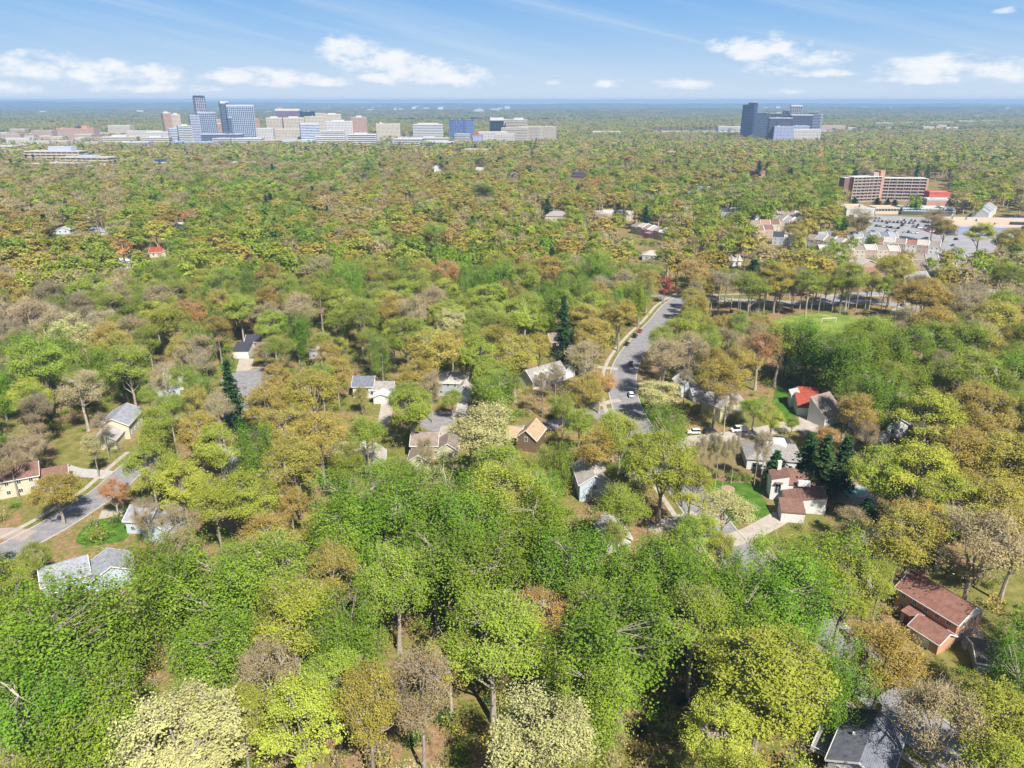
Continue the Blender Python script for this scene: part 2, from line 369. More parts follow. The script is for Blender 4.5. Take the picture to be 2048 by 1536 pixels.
def smooth_line(P, n=6):
    P = [Vector((p[0], p[1])) for p in P]; out = []
    for i in range(len(P)-1):
        p0 = P[max(i-1, 0)]; p1 = P[i]; p2 = P[i+1]; p3 = P[min(i+2, len(P)-1)]
        for k in range(n):
            u = k/n
            out.append(0.5*((2*p1)+(-p0+p2)*u+(2*p0-5*p1+4*p2-p3)*u*u+(-p0+3*p1-3*p2+p3)*u**3))
    out.append(P[-1]); return out
NOTREE = []   # polygons (plan) without trees
def inpoly(x, y, poly):
    c = False; j = len(poly)-1
    for i in range(len(poly)):
        xi, yi = poly[i]; xj, yj = poly[j]
        if (yi > y) != (yj > y) and x < (xj-xi)*(y-yi)/(yj-yi)+xi: c = not c
        j = i
    return c
def offset(line, o):
    r = []
    for i, p in enumerate(line):
        d = (line[min(i+1, len(line)-1)]-line[max(i-1, 0)]).normalized(); r.append(p+Vector((-d.y, d.x))*o)
    return r
def strip(name, px, width, z, m, off=0.0, kerb=0.0, clear=True, h=0.0, plan=None):
    line = plan or smooth_line([G(*p)[:2] for p in px]); line = [Vector(p) for p in line]
    a = offset(line, off-width/2); b = offset(line, off+width/2); mb = MB()
    for i in range(len(a)-1):
        mb.quad((a[i].x, a[i].y, z), (a[i+1].x, a[i+1].y, z), (b[i+1].x, b[i+1].y, z), (b[i].x, b[i].y, z))
        if h:
            for s in (a, b): mb.quad((s[i].x, s[i].y, 0), (s[i+1].x, s[i+1].y, 0), (s[i+1].x, s[i+1].y, z), (s[i].x, s[i].y, z))
    o = tag(mb.build(name, m), kind='structure')
    if clear:
        A = offset(line, off-width/2-clear_m); B = offset(line, off+width/2+clear_m)
        for i in range(0, len(A)-1): NOTREE.append([(A[i].x, A[i].y), (A[i+1].x, A[i+1].y), (B[i+1].x, B[i+1].y), (B[i].x, B[i].y)])
    return line
clear_m = 1.5
def patch(name, px, z, m, clear=True, rag=0.0, plan=None):
    P = plan or [tuple(G(*p)[:2]) for p in px]
    if rag:
        q = smooth_line(P+[P[0]], 5)[:-1]; P = [(p.x+random.uniform(-rag, rag), p.y+random.uniform(-rag, rag)) for p in q]
    mb = MB(); mb.quad(*[(x, y, z) for x, y in P]); o = tag(mb.build(name, m), kind='structure')
    # ngons: triangulate for safety
    if clear: NOTREE.append(P)
    return o
# --- main street winding up the picture
MAIN = [(2010, 1600), (1930, 1520), (1850, 1462), (1775, 1395), (1715, 1325), (1655, 1265), (1570, 1195), (1500, 1130), (1440, 1070), (1395, 1010), (1345, 945), (1300, 890), (1265, 838), (1248, 795), (1245, 762), (1252, 730), (1268, 702), (1290, 674), (1318, 645), (1345, 612), (1380, 590)]
mline = strip('road', MAIN, 9.2*S, 0.03, ASPH)
strip('kerb', None, 0.45, 0.14, CONCG, off=4.85*S, clear=False, h=1, plan=mline)
strip('kerb', None, 0.45, 0.14, CONCG, off=-4.85*S, clear=False, h=1, plan=mline)
clear_m = 0.5
strip('verge', None, 1.5, 0.012, LAWNY, off=5.9*S, plan=mline)
strip('sidewalk', None, 1.5, 0.05, CONC, off=7.4*S, plan=mline)
clear_m = 1.5
ln2 = strip('cross_road', [(1240, 588), (1352, 596), (1450, 600), (1600, 606), (1740, 604), (1830, 616), (1960, 640), (2100, 655)], 8*S, 0.034, ASPHP)
strip('path', [(1380, 592), (1500, 588), (1640, 590), (1760, 592), (1850, 590), (1980, 580)], 2.5, 0.05, CONC)
strip('car_park_lane', [(1640, 600), (1700, 590), (1790, 586), (1900, 575), (2060, 590)], 9*S, 0.038, ASPHP)
strip('path', [(1790, 588), (1815, 605), (1780, 625)], 3.5, 0.052, CONC)
# side court on the right
strip('court_road', [(1345, 905), (1372, 884), (1420, 877), (1480, 870), (1530, 862), (1580, 850)], 6.2*S, 0.036, CONC)
strip('driveway', [(1560, 858), (1600, 856), (1640, 872), (1690, 878)], 5.0*S, 0.04, CONC)
strip('driveway', [(1616, 826), (1617, 848), (1628, 872)], 5.6*S, 0.044, CONC)
strip('driveway', [(1565, 1032), (1530, 1052), (1490, 1072), (1455, 1082)], 5.0*S, 0.04, CONC)
strip('driveway', [(1255, 954), (1310, 948), (1350, 950)], 4.5, 0.04, CONCG)
strip('driveway', [(1300, 1062), (1340, 1045), (1395, 1030)], 4.5, 0.04, CONC)
strip('driveway', [(1165, 730), (1205, 735), (1235, 738)], 3.0, 0.04, CONC)
strip('driveway', [(1180, 815), (1215, 805), (1240, 800)], 3.0, 0.04, CONC)
strip('driveway', [(1265, 766), (1300, 771), (1350, 780)], 3.0, 0.04, CONC)
# cul-de-sacs
def disc(name, c, r, z, m):
    p = G(*c); return patch(name, None, z, m, plan=[(p.x+cos(a)*r, p.y+sin(a)*r) for a in [2*pi*i/28 for i in range(28)]])
disc('cul_de_sac', (893, 842), 9.5, 0.03, ASPH)
strip('side_road', [(905, 846), (985, 858), (1070, 856), (1150, 838), (1215, 825), (1262, 815)], 6.5, 0.033, ASPH)
strip('driveway', [(896, 852), (893, 868), (892, 885)], 5.0, 0.04, CONC)
strip('driveway', [(775, 800), (772, 825), (765, 850)], 4.5, 0.04, CONC)
strip('driveway', [(925, 805), (922, 822), (912, 838)], 4.0, 0.04, CONCG)
disc('cul_de_sac', (505, 758), 12.5, 0.03, ASPH)
strip('side_road', [(500, 760), (492, 790), (470, 830), (440, 880)], 7, 0.033, ASPH)
strip('driveway', [(493, 718), (490, 730), (487, 742)], 6.0, 0.04, CONC)
strip('sidewalk', [(478, 742), (510, 735), (545, 738), (585, 750)], 1.6, 0.05, CONC)
# street at the left
LEFT = [(-120, 1185), (-30, 1128), (40, 1088), (110, 1050), (170, 1012), (215, 982), (250, 950), (300, 905)]
lline = strip('side_road', LEFT, 7.4*S, 0.03, ASPH)
strip('kerb', None, 0.4, 0.14, CONCG, off=4.0*S, clear=False, h=1, plan=lline)
strip('kerb', None, 0.4, 0.14, CONCG, off=-4.0*S, clear=False, h=1, plan=lline)
strip('sidewalk', None, 1.5, 0.05, CONC, off=6.6*S, plan=lline)
strip('driveway', [(218, 950), (185, 947), (150, 944), (120, 935)], 4.6*S, 0.04, CONCG)
strip('driveway', [(255, 1024), (230, 1026), (200, 1030)], 4.2*S, 0.044, CONC)
strip('driveway', [(-60, 1080), (0, 1066), (60, 1072)], 4.6*S, 0.044, mat('drive_pink', (0.36, 0.29, 0.25), var=0.15, scale=0.5))
# lawns
patch('lawn', [(1402, 955), (1470, 965), (1545, 970), (1552, 1020), (1500, 1045), (1440, 1030)], 0.016, LAWN, rag=0.25)
patch('lawn', [(1548, 775), (1590, 772), (1592, 838), (1548, 842)], 0.016, LAWN, rag=0.25)
patch('lawn', [(1628, 838), (1690, 838), (1695, 862), (1634, 862)], 0.016, LAWN, rag=0.25)
patch('lawn', [(1380, 890), (1500, 882), (1530, 875), (1545, 878), (1480, 925), (1440, 945), (1392, 945)], 0.014, LAWNY, clear=False, rag=0.25)
patch('lawn', [(1238, 912), (1268, 905), (1300, 950), (1255, 962), (1232, 940)], 0.016, LAWN, clear=True, rag=0.2)
patch('lawn', [(1262, 775), (1278, 775), (1310, 860), (1296, 868)], 0.016, LAWN, clear=True, rag=0.2)
patch('lawn', [(108, 880), (160, 855), (180, 900), (190, 940), (150, 940), (120, 925)], 0.016, LAWNY, clear=True, rag=0.25)
patch('lawn', [(60, 1010), (150, 960), (215, 955), (200, 975), (120, 1025), (40, 1060)], 0.014, LAWNY, clear=False, rag=0.25)
patch('lawn', [(180, 1042), (240, 1036), (255, 1075), (200, 1090), (150, 1085)], 0.016, LAWN, clear=False, rag=0.25)
patch('lawn', [(870, 860), (886, 860), (886, 880), (868, 880)], 0.016, LAWN, rag=0.2)
patch('lawn', [(440, 690), (458, 690), (470, 735), (440, 735)], 0.016, LAWN, clear=False, rag=0.25)
patch('lawn', [(1780, 1180), (1900, 1130), (2048, 1160), (2048, 1380), (1940, 1400), (1880, 1330)], 0.012, LAWNY, clear=False, rag=0.25)
patch('playing_field', [(1545, 640), (1620, 628), (1700, 632), (1765, 648), (1750, 668), (1660, 676), (1560, 668)], 0.016, TURF, rag=0.3)
patch('mulch_bed', [(1436, 940), (1400, 948), (1380, 935), (1395, 905), (1440, 908), (1500, 925), (1500, 945)], 0.022, MULCH, clear=True, rag=0.5)
patch('mulch_bed', [(1520, 985), (1545, 990), (1565, 1015), (1545, 1025)], 0.024, MULCH, clear=False, rag=0.3)
p_ = G(1456, 977); patch('mulch_bed', None, 0.026, mat('mulch_ring', (0.36, 0.24, 0.17), var=0.2, scale=2), plan=[(p_.x+cos(a)*2, p_.y+sin(a)*2) for a in [2*pi*i/16 for i in range(16)]])
patch('patio', [(1640, 962), (1700, 955), (1745, 985), (1750, 1012), (1690, 1010)], 0.018, mat('patio_stone', (0.36, 0.27, 0.22), var=0.2, scale=1), rag=0.3)
patch('patio', [(1920, 1268), (1950, 1255), (1968, 1272), (1930, 1300)], 0.02, mat('patio_tile', (0.5, 0.40, 0.33), var=0.2, scale=1), rag=0.2)
# shopping centre car park
patch('car_park', [(1738, 430), (1920, 438), (2010, 470), (1985, 505), (1900, 520), (1800, 500), (1730, 470)], 0.03, ASPHP)
patch('car_park', [(1350, 412), (1400, 408), (1410, 425), (1360, 430)], 0.03, ASPHP)
# downtown paving
def planpoly(pts): return [tuple(at(x, 300, Y)[:2]) for x, Y in pts]
patch('downtown_paving', None, 0.03, mat('downtown_paving', (0.33, 0.31, 0.30), var=0.3, scale=0.02), plan=[(-1700, 1760), (-1130, 1580), (-800, 1700), (-420, 1730), (-300, 1650), (-60, 1760), (130, 1950), (130, 2350), (-700, 2550), (-1500, 2600), (-2100, 2550)])
patch('downtown_paving', None, 0.03, mat('retail_paving', (0.36, 0.33, 0.32), var=0.3, scale=0.02), plan=[(450, 2380), (980, 2380), (1100, 2600), (2200, 2700), (2200, 3100), (500, 2900)])
# ------------------------------------------------------------------ houses
WHITE = mat('white_trim', (0.66, 0.65, 0.63), rough=0.6, var=0.05)
WHITEG = mat('garage_white', (0.62, 0.62, 0.61), rough=0.5, var=0.05)
GLASS = mat('window_glass', (0.03, 0.04, 0.055), rough=0.08, spec=0.8, var=0.3)
DOORM = mat('door_paint', (0.12, 0.05, 0.04), rough=0.5)
BRICKC = mat('chimney_brick', (0.33, 0.17, 0.12), rough=0.9, var=0.25, scale=3)
def siding(n, c): return striped('siding_'+n, c, tuple(x*0.72 for x in c), 0.22, frac=0.18, noise=0.07)
def shingle(n, c): return striped('shingle_'+n, c, tuple(x*0.75 for x in c), 0.16, frac=0.25, rough=0.95, spec=0.1, noise=0.3)
W_ = dict(white=siding('white', (0.60, 0.60, 0.59)), blue=siding('blue', (0.48, 0.56, 0.64)), cream=siding('cream', (0.55, 0.52, 0.38)), yellow=siding('yellow', (0.50, 0.49, 0.28)),
          grey=siding('grey', (0.42, 0.43, 0.45)), lav=siding('lavender', (0.45, 0.46, 0.55)), brown=siding('brown', (0.17, 0.115, 0.07)), bgrey=siding('bluegrey', (0.36, 0.40, 0.47)),
          stucco=mat('stucco', (0.62, 0.61, 0.60), rough=0.9, var=0.05), beige=siding('beige', (0.52, 0.44, 0.35)), green=siding('green', (0.22, 0.27, 0.22)),
          brick=striped('brick_wall', (0.50, 0.28, 0.17), (0.45, 0.29, 0.20), 0.075, frac=0.2, rough=0.9, noise=0.14), pink=siding('pink', (0.42, 0.31, 0.27)))
R_ = dict(slate=shingle('slate', (0.17, 0.18, 0.215)), lslate=shingle('light_slate', (0.30, 0.31, 0.35)), brown=shingle('brown', (0.21, 0.12, 0.095)), rust=shingle('rust', (0.27, 0.14, 0.11)), dark=shingle('dark', (0.06, 0.06, 0.075)),
          red=shingle('red', (0.33, 0.075, 0.05)), tan=shingle('tan', (0.42, 0.31, 0.20)), grey=shingle('grey', (0.30, 0.28, 0.27)), taupe=shingle('taupe', (0.27, 0.22, 0.19)), white=mat('roof_white', (0.62, 0.62, 0.62), var=0.06),
          pale=shingle('pale', (0.44, 0.40, 0.37)), orange=shingle('orange', (0.34, 0.20, 0.14)))
LANDMARKS = []   # (short phrase, X, Y)
CLEAR = []       # picture boxes kept free of filler crowns
def slab(mb, P, t=0.22):
    """thick sheet: P four corners counter-clockwise seen from above"""
    n = len(mb.v); mb.v += [tuple(p) for p in P]+[(p[0], p[1], p[2]-t) for p in P]; k = len(P)
    mb.f.append(tuple(range(n, n+k))); mb.f.append(tuple(range(n+2*k-1, n+k-1, -1))); mb.mi += [mb.m]*(k+2)
    for i in range(k):
        j = (i+1) % k; mb.f.append((n+j, n+i, n+k+i, n+k+j))
def volume(root, x0, x1, y0, y1, ze, roof, rise, wall, rm, over=0.45, trim=True, z0=0.0):
    w = MB(); w.box(x0, x1, y0, y1, z0, ze); xm = (x0+x1)/2; ym = (y0+y1)/2; r = MB(); o = over
    t = MB()
    if roof == 'gx':
        w.v += [(x0, y0, ze), (x0, y1, ze), (x0, ym, ze+rise), (x1, y0, ze), (x1, y1, ze), (x1, ym, ze+rise)]; n = len(w.v)-6
        w.f += [(n, n+2, n+1), (n+3, n+4, n+5)]; w.mi += [0, 0]
        dz = rise*o/((y1-y0)/2); e = 0.12
        slab(r, [(x0-o, y0-o, ze-dz+e), (x1+o, y0-o, ze-dz+e), (x1+o, ym, ze+rise+e), (x0-o, ym, ze+rise+e)])
        slab(r, [(x0-o, ym, ze+rise+e), (x1+o, ym, ze+rise+e), (x1+o, y1+o, ze-dz+e), (x0-o, y1+o, ze-dz+e)])
        for X in (x0-o-.12, x1+o): 
            for ya, yb in ((y0-o, ym), (y1+o, ym)):
                za = ze-dz+e; zb = ze+rise+e; n = len(t.v)
                for xx in (X, X+.12):
                    t.v += [(xx, ya, za+.03), (xx, yb, zb+.03), (xx, yb, zb-.28), (xx, ya, za-.28)]
                t.f += [(n, n+1, n+2, n+3), (n+4, n+5, n+6, n+7), (n, n+4, n+5, n+1), (n+3, n+7, n+6, n+2), (n, n+4, n+7, n+3)]; t.mi += [0]*5
        t.box(x0-o, x1+o, y0-o-.14, y0-o, ze-dz-.16, ze-dz+.1); t.box(x0-o, x1+o, y1+o, y1+o+.14, ze-dz-.16, ze-dz+.1)
    elif roof == 'gy':
        w.v += [(x0, y0, ze), (x1, y0, ze), (xm, y0, ze+rise), (x0, y1, ze), (x1, y1, ze), (xm, y1, ze+rise)]; n = len(w.v)-6
        w.f += [(n, n+1, n+2), (n+3, n+5, n+4)]; w.mi += [0, 0]
        dz = rise*o/((x1-x0)/2); e = 0.12
        slab(r, [(x0-o, y0-o, ze-dz+e), (xm, y0-o, ze+rise+e), (xm, y1+o, ze+rise+e), (x0-o, y1+o, ze-dz+e)])
        slab(r, [(xm, y0-o, ze+rise+e), (x1+o, y0-o, ze-dz+e), (x1+o, y1+o, ze-dz+e), (xm, y1+o, ze+rise+e)])
        for Y in (y0-o-.12, y1+o):
            for xa, xb in ((x0-o, xm), (x1+o, xm)):
                za = ze-dz+e; zb = ze+rise+e; n = len(t.v)
                for yy in (Y, Y+.12):
                    t.v += [(xa, yy, za+.03), (xb, yy, zb+.03), (xb, yy, zb-.28), (xa, yy, za-.28)]
                t.f += [(n, n+1, n+2, n+3), (n+4, n+5, n+6, n+7), (n, n+4, n+5, n+1), (n+3, n+7, n+6, n+2), (n, n+4, n+7, n+3)]; t.mi += [0]*5
        t.box(x0-o-.14, x0-o, y0-o, y1+o, ze-dz-.16, ze-dz+.1); t.box(x1+o, x1+o+.14, y0-o, y1+o, ze-dz-.16, ze-dz+.1)
    elif roof == 'hip':
        e = 0.1; q = min(x1-x0, y1-y0)/2
        if x1-x0 >= y1-y0: a = (x0+q, ym, ze+rise+e); b = (x1-q, ym, ze+rise+e)
        else: a = (xm, y0+q, ze+rise+e); b = (xm, y1-q, ze+rise+e)
        c = [(x0-o, y0-o, ze+e-.1), (x1+o, y0-o, ze+e-.1), (x1+o, y1+o, ze+e-.1), (x0-o, y1+o, ze+e-.1)]
        n = len(r.v); r.v += c+[a, b]+[(p[0], p[1], p[2]-.2) for p in c]
        if x1-x0 >= y1-y0: r.f += [(n, n+1, n+5, n+4), (n+1, n+2, n+5), (n+2, n+3, n+4, n+5), (n+3, n, n+4)]
        else: r.f += [(n, n+1, n+4), (n+1, n+2, n+5, n+4), (n+2, n+3, n+5), (n+3, n, n+4, n+5)]
        r.f += [(n+6, n+7, n+1, n), (n+7, n+8, n+2, n+1), (n+8, n+9, n+3, n+2), (n+9, n+6, n, n+3), (n+9, n+8, n+7, n+6)]; r.mi += [0]*9
    elif roof in ('s+y', 's-y', 's+x', 's-x'):   # mono-pitch, high towards the named side
        def z(x, y):
            u = {'s+y': (y-y0)/(y1-y0), 's-y': (y1-y)/(y1-y0), 's+x': (x-x0)/(x1-x0), 's-x': (x1-x)/(x1-x0)}[roof]
            return ze+rise*u
        n = len(w.v); cs = [(x0, y0), (x1, y0), (x1, y1), (x0, y1)]
        w.v += [(x, y, ze) for x, y in cs]+[(x, y, z(x, y)) for x, y in cs]
        for i in range(4):
            j = (i+1) % 4; w.f.append((n+i, n+j, n+4+j, n+4+i)); w.mi.append(0)
        slab(r, [(x, y, z(x, y)+.25) for x, y in ((x0-.15, y0-.15), (x1+.15, y0-.15), (x1+.15, y1+.15), (x0-.15, y1+.15))], t=.24)
    else:
        w.box(x0-.1, x1+.1, y0-.1, y0+.15, ze, ze+.5); w.box(x0-.1, x1+.1, y1-.15, y1+.1, ze, ze+.5)
        w.box(x0-.1, x0+.15, y0+.15, y1-.15, ze, ze+.5); w.box(x1-.15, x1+.1, y0+.15, y1-.15, ze, ze+.5)
        r.box(x0+.15, x1-.15, y0+.15, y1-.15, ze+.004, ze+.12)
    ww = w.build('wall', wall, root); rr = r.build('roof', rm, root)
    if t.v and trim: t.build('fascia', WHITE, rr)
    return ww, rr
WINM = {}
def window(root, x, y, z, w, h, side):
    key = (round(w, 1), round(h, 1))
    if key not in WINM:
        a = MB(); a.box(-w/2, w/2, -.10, .02, 0, .10); a.box(-w/2, w/2, -.10, .02, h-.1, h); a.box(-w/2, -w/2+.1, -.1, .02, .1, h-.1); a.box(w/2-.1, w/2, -.1, .02, .1, h-.1)
        a.box(-.04, .04, -.08, .02, .1, h-.1)
        o = a.build('window', WHITE); me = o.data; bpy.data.objects.remove(o)
        b = MB(); b.box(-w/2+.1, w/2-.1, -.05, .01, .1, h-.1); o = b.build('pane', GLASS); pm = o.data; bpy.data.objects.remove(o)
        WINM[key] = (me, pm)
    me, pm = WINM[key]
    rz = {'f': 0, 'b': pi, 'l': -pi/2, 'r': pi/2}[side]
    o = meshobj('window', me, root, (x, y, z), rz); meshobj('pane', pm, o); return o
def windows(root, side, a0, a1, c, z, n, w=1.1, h=1.3):
    for i in range(n):
        a = a0+(a1-a0)*(i+.5)/n
        if side in 'fb': window(root, a, c, z, w, h, side)
        else: window(root, c, a, z, w, h, side)
def garage_door(root, x, y, w, h=2.2, side='f'):
    m = MB(); m.box(-w/2, w/2, -.06, .01, 0, h)
    for i in range(1, 4): m.box(-w/2+.05, w/2-.05, -.075, -.06, i*h/4-.02, i*h/4+.02)
    o = m.build('garage_door', WHITEG, root); o.location = (x, y, .02); o.rotation_euler.z = {'f': 0, 'l': -pi/2, 'r': pi/2, 'b': pi}[side]
def door(root, x, y, side='f', m=None):
    a = MB(); a.box(-.5, .5, -.07, .01, 0, 2.1); o = a.build('door', m or DOORM, root); o.location = (x, y, .15); o.rotation_euler.z = {'f': 0, 'l': -pi/2, 'r': pi/2, 'b': pi}[side]
    h = MB(); h.box(.34, .40, -.12, -.07, .95, 1.05); h.build('handle', BARKD, o)
def chimney(roof, x, y, z0, z1, s=0.9, m=None):
    a = MB(); a.box(x-s/2, x+s/2, y-s/2, y+s/2, z0, z1); a.box(x-s/2-.08, x+s/2+.08, y-s/2-.08, y+s/2+.08, z1, z1+.12); a.box(x-.2, x+.2, y-.2, y+.2, z1+.12, z1+.4); return a.build('chimney', m or BRICKC, roof)
def house(label, px, py, ze, yaw, L, D, roof, rise, wall, rm, lm=None, clear=None, wins='', storeys=2, name='house', pts=None, cat='house'):
    """px,py: picture point of the front-left eave corner at height ze"""
    A = G(px, py, ze); root = empty(name, (A.x, A.y, 0), R(yaw), label=label, cat=cat)
    ww, rr = volume(root, 0, L, 0, D, ze, roof, rise, W_[wall] if isinstance(wall, str) else wall, R_[rm] if isinstance(rm, str) else rm)
    for s in wins:
        n = max(1, int((L if s in 'fb' else D)/2.7))
        for k in range(storeys):
            z = 1.0+k*2.75
            if z+1.4 > ze: continue
            if s == 'f': windows(root, 'f', .4, L-.4, 0, z, n)
            if s == 'b': windows(root, 'b', .4, L-.4, D, z, n)
            if s == 'l': windows(root, 'l', .4, D-.4, 0, z, n)
            if s == 'r': windows(root, 'r', .4, D-.4, L, z, n)
    M = Matrix.Translation((A.x, A.y, 0)) @ Matrix.Rotation(R(yaw), 4, 'Z')
    def add_clear(x0, x1, y0, y1, m=1.5):
        NOTREE.append([tuple((M @ Vector((x, y, 0)))[:2]) for x, y in ((x0-m, y0-m), (x1+m, y0-m), (x1+m, y1+m), (x0-m, y1+m))])
    add_clear(0, L, 0, D); root['_m'] = 0; del root['_m']
    c = M @ Vector((L/2, D/2, 0)); LANDMARKS.append((lm or label, c.x, c.y))
    if clear: CLEAR.append(clear)
    return root, rr, add_clear
def wing(root, ac, x0, x1, y0, y1, ze, roof, rise, wall, rm, over=0.35):
    ac(x0, x1, y0, y1, 1.0)
    return volume(root, x0, x1, y0, y1, ze, roof, rise, W_[wall] if isinstance(wall, str) else wall, R_[rm] if isinstance(rm, str) else rm, over=over)
# 1 corner house, bottom right
r, rf, ac = house('grey shingle gable-roofed house with white deck at the bottom right edge', 1658, 1517, 5.6, -37, 8.6, 12.6, 'gy', 2.3, 'lav', 'slate', 'the grey-roofed house with deck', (1650, 1415, 1810, 1536), 'fr')
chimney(rf, 4.2, 12.9, 4.0, 8.9, 0.8)
a = MB(); a.box(1.9, 2.3, 6.0, 6.4, 6.8, 7.25); a.build('vent', WHITE, rf)
d = MB(); d.box(-3.4, -.5, 3, 10.5, 2.5, 2.65); d.build('deck', mat('deck_grey', (0.25, 0.25, 0.27)), r)
for xx0, xx1, yy0, yy1 in ((-3.45, -3.35, 3, 10.5), (-3.35, -.5, 3, 3.1), (-3.35, -.5, 10.4, 10.5)):
    q = MB(); q.box(xx0, xx1, yy0, yy1, 3.5, 3.6); q.box(xx0, xx1, yy0, yy1, 2.75, 2.82)
    n = int(max(xx1-xx0, yy1-yy0)/0.35)
    for i in range(n+1):
        u = i/n; X = xx0+(xx1-xx0-.06)*u*(xx1-xx0 > 1); Y = yy0+(yy1-yy0-.06)*u*(yy1-yy0 > 1); q.box(X+.02, X+.06, Y+.02, Y+.06, 2.65, 3.5)
    q.build('railing', WHITE, r)
for xx, yy in ((-3.3, 3.2), (-3.3, 6.7), (-3.3, 10.2)): q = MB(); q.box(xx-.08, xx+.08, yy-.08, yy+.08, 0, 2.5); q.build('post', WHITE, r)
# 2 brick house
r, rf, ac = house('orange brick house with rust-brown roofs behind the big bare tree', 1796, 1174, 5.5, -62, 13.6, 8.5, 'gx', 2.6, 'brick', 'rust', 'the orange brick house', (1780, 1150, 1965, 1300), 'f')
windows(r, 'r', .8, 7.8, 13.6, 1.0, 2); windows(r, 'r', .8, 7.8, 13.6, 3.8, 2)
g = MB(); n = 0; g.v += [(13.62, -.2, 5.45), (13.62, 8.7, 5.45), (13.62, 4.25, 8.1), (13.72, -.2, 5.45), (13.72, 8.7, 5.45), (13.72, 4.25, 8.1)]; g.f += [(3, 4, 5), (2, 1, 0), (0, 1, 4, 3), (1, 2, 5, 4), (2, 0, 3, 5)]; g.mi += [0]*5; g.build('gable_panel', WHITE, r)
_, r2 = wing(r, ac, 7.6, 13.9, -5.8, -.5, 2.9, 'gx', 1.5, 'brick', 'rust'); wing(r, ac, 3.6, 7.2, -3.0, -.3, 2.6, 's+y', 0.5, 'brick', 'rust')
chimney(rf, 2.0, 4.3, 5.6, 9.2); door(r, 5, -3.05); garage_door(r, 10.6, -5.8, 3)
# 3 modern house
r, rf, ac = house('modern white house with brown mono-pitch roofs and projecting window beside the lawn', 1544, 959, 6.3, -9, 4.6, 5.4, 's+x', 1.2, 'stucco', 'brown', 'the modern white house', (1540, 935, 1665, 1040), '')
wing(r, ac, 4.6, 15.0, 0.6, 6.0, 4.6, 's+y', 2.2, 'stucco', 'brown'); wing(r, ac, 3.0, 13.5, -6.3, 0.0, 3.1, 's+x', 1.9, 'stucco', 'brown')
wing(r, ac, 1.0, 7.0, -11.8, -6.6, 2.8, 's+y', 1.4, 'stucco', 'brown')
window(r, 1.9, 0, 2.2, 1.7, 3.2, 'f'); q = MB(); q.box(.9, 2.9, -1.0, -.05, 5.5, 5.65); q.build('awning', R_['brown'], r)
window(r, 8.5, .6, 4.4, 3.2, 0.9, 'f'); garage_door(r, 4, -11.8, 4.4); chimney(rf, 2.6, 5.0, 6.5, 9.6, 1.0, WHITE)
q = MB(); q.box(7.0, 10.2, -.6, .5, 5.1, 6.6); q.build('dormer', W_['stucco'], r)
window(r, 9.4, -2.2, 3.7, 1, .9, 'f')
# 4 hip roofed grey house
r, rf, ac = house('low grey hip-roofed house with a white flat skylight roof near the white vans', 1495, 917, 3.6, -8, 16.2, 12.2, 'hip', 2.3, 'white', 'grey', 'the grey hip-roofed house', (1490, 872, 1610, 940), 'l', 1)
q = MB(); q.box(4.2, 12.4, 6.1, 10.6, 3.5, 6.35); q.build('flat_roof', R_['white'], rf); q = MB(); q.box(6.2, 8.4, 7.6, 8.2, 6.35, 6.6); q.build('skylight', GLASS, rf)
windows(r, 'f', 1, 4, 0, .9, 1, 2.0, 1.6); windows(r, 'f', 6, 14, 0, .9, 3); wing(r, ac, 9.5, 15.5, 12.6, 17.5, 3.0, 'hip', 1.8, 'white', 'dark')
# 5 red roof house
r, rf, ac = house('white garage with bright red shingle roof at the head of the driveway', 1596, 815, 3.1, -10, 6.6, 7.5, 's+y', 2.6, 'stucco', 'red', 'the red-roofed house', (1585, 765, 1695, 835), '')
garage_door(r, 3.3, 0, 5.2); wing(r, ac, 1.6, 8.6, 7.6, 13, 4.0, 's+y', 2.0, 'stucco', 'red'); wing(r, ac, -1.2, 1.5, 7.7, 12.5, 4.8, 's+x', 1.0, 'stucco', 'white'); wing(r, ac, 6.7, 8.8, 2.0, 7.5, 3.0, 's+y', 1.8, 'stucco', 'red')
window(r, 7.9, 2.0, .7, .7, 1.9, 'f')
r, rf, ac = house('tall white house with a steep tan mono-pitch roof right of the red roof', 1650, 838, 3.2, 30, 10.0, 7.0, 's+y', 5.4, 'stucco', 'taupe', 'the steep tan-roofed house', (1645, 765, 1695, 840), 'f')
window(r, 3, 0, 1.0, .8, 1.6, 'f')
# 6 yellow house
r, rf, ac = house('pale yellow two-storey house with grey gable roof left of the lawn', 1442, 815, 5.8, 33, 8.0, 8.8, 'gy', 2.2, 'yellow', 'grey', 'the pale yellow house', (1408, 778, 1500, 842), 'f')
wing(r, ac, 8.0, 13.0, 1.5, 8.5, 5.0, 'gx', 1.8, 'yellow', 'grey'); wing(r, ac, 6, 9.4, -2.5, 0, 2.8, 's+y', 1.0, 'yellow', 'grey')
# 7
r, rf, ac = house('white gabled house half hidden by trees right of the street', 1363, 772, 4.6, 8, 6.5, 8.5, 'gy', 2.6, 'blue', 'white', 'the white house by the street', (1360, 748, 1402, 795), 'f')
wing(r, ac, 3, 11, -4.5, -.2, 3, 'gx', 1.5, 'blue', 'lslate')
# 8
r, rf, ac = house('white two-gabled house with brown roof at the right of the court', 1730, 848, 4.6, 11, 6.2, 8.2, 'gx', 2.4, 'white', 'brown', 'the white brown-roofed house', (1728, 822, 1815, 890), 'f')
wing(r, ac, 6.3, 14.5, -2.5, 6, 4.6, 'gy', 2.4, 'white', 'brown'); wing(r, ac, 0, 6, -5.5, -.2, 2.8, 'gy', 1.6, 'white', 'brown'); windows(r, 'f', 7, 14, -2.5, 1.5, 2, 1.3, 1.8); garage_door(r, 3, -5.5, 4.4)
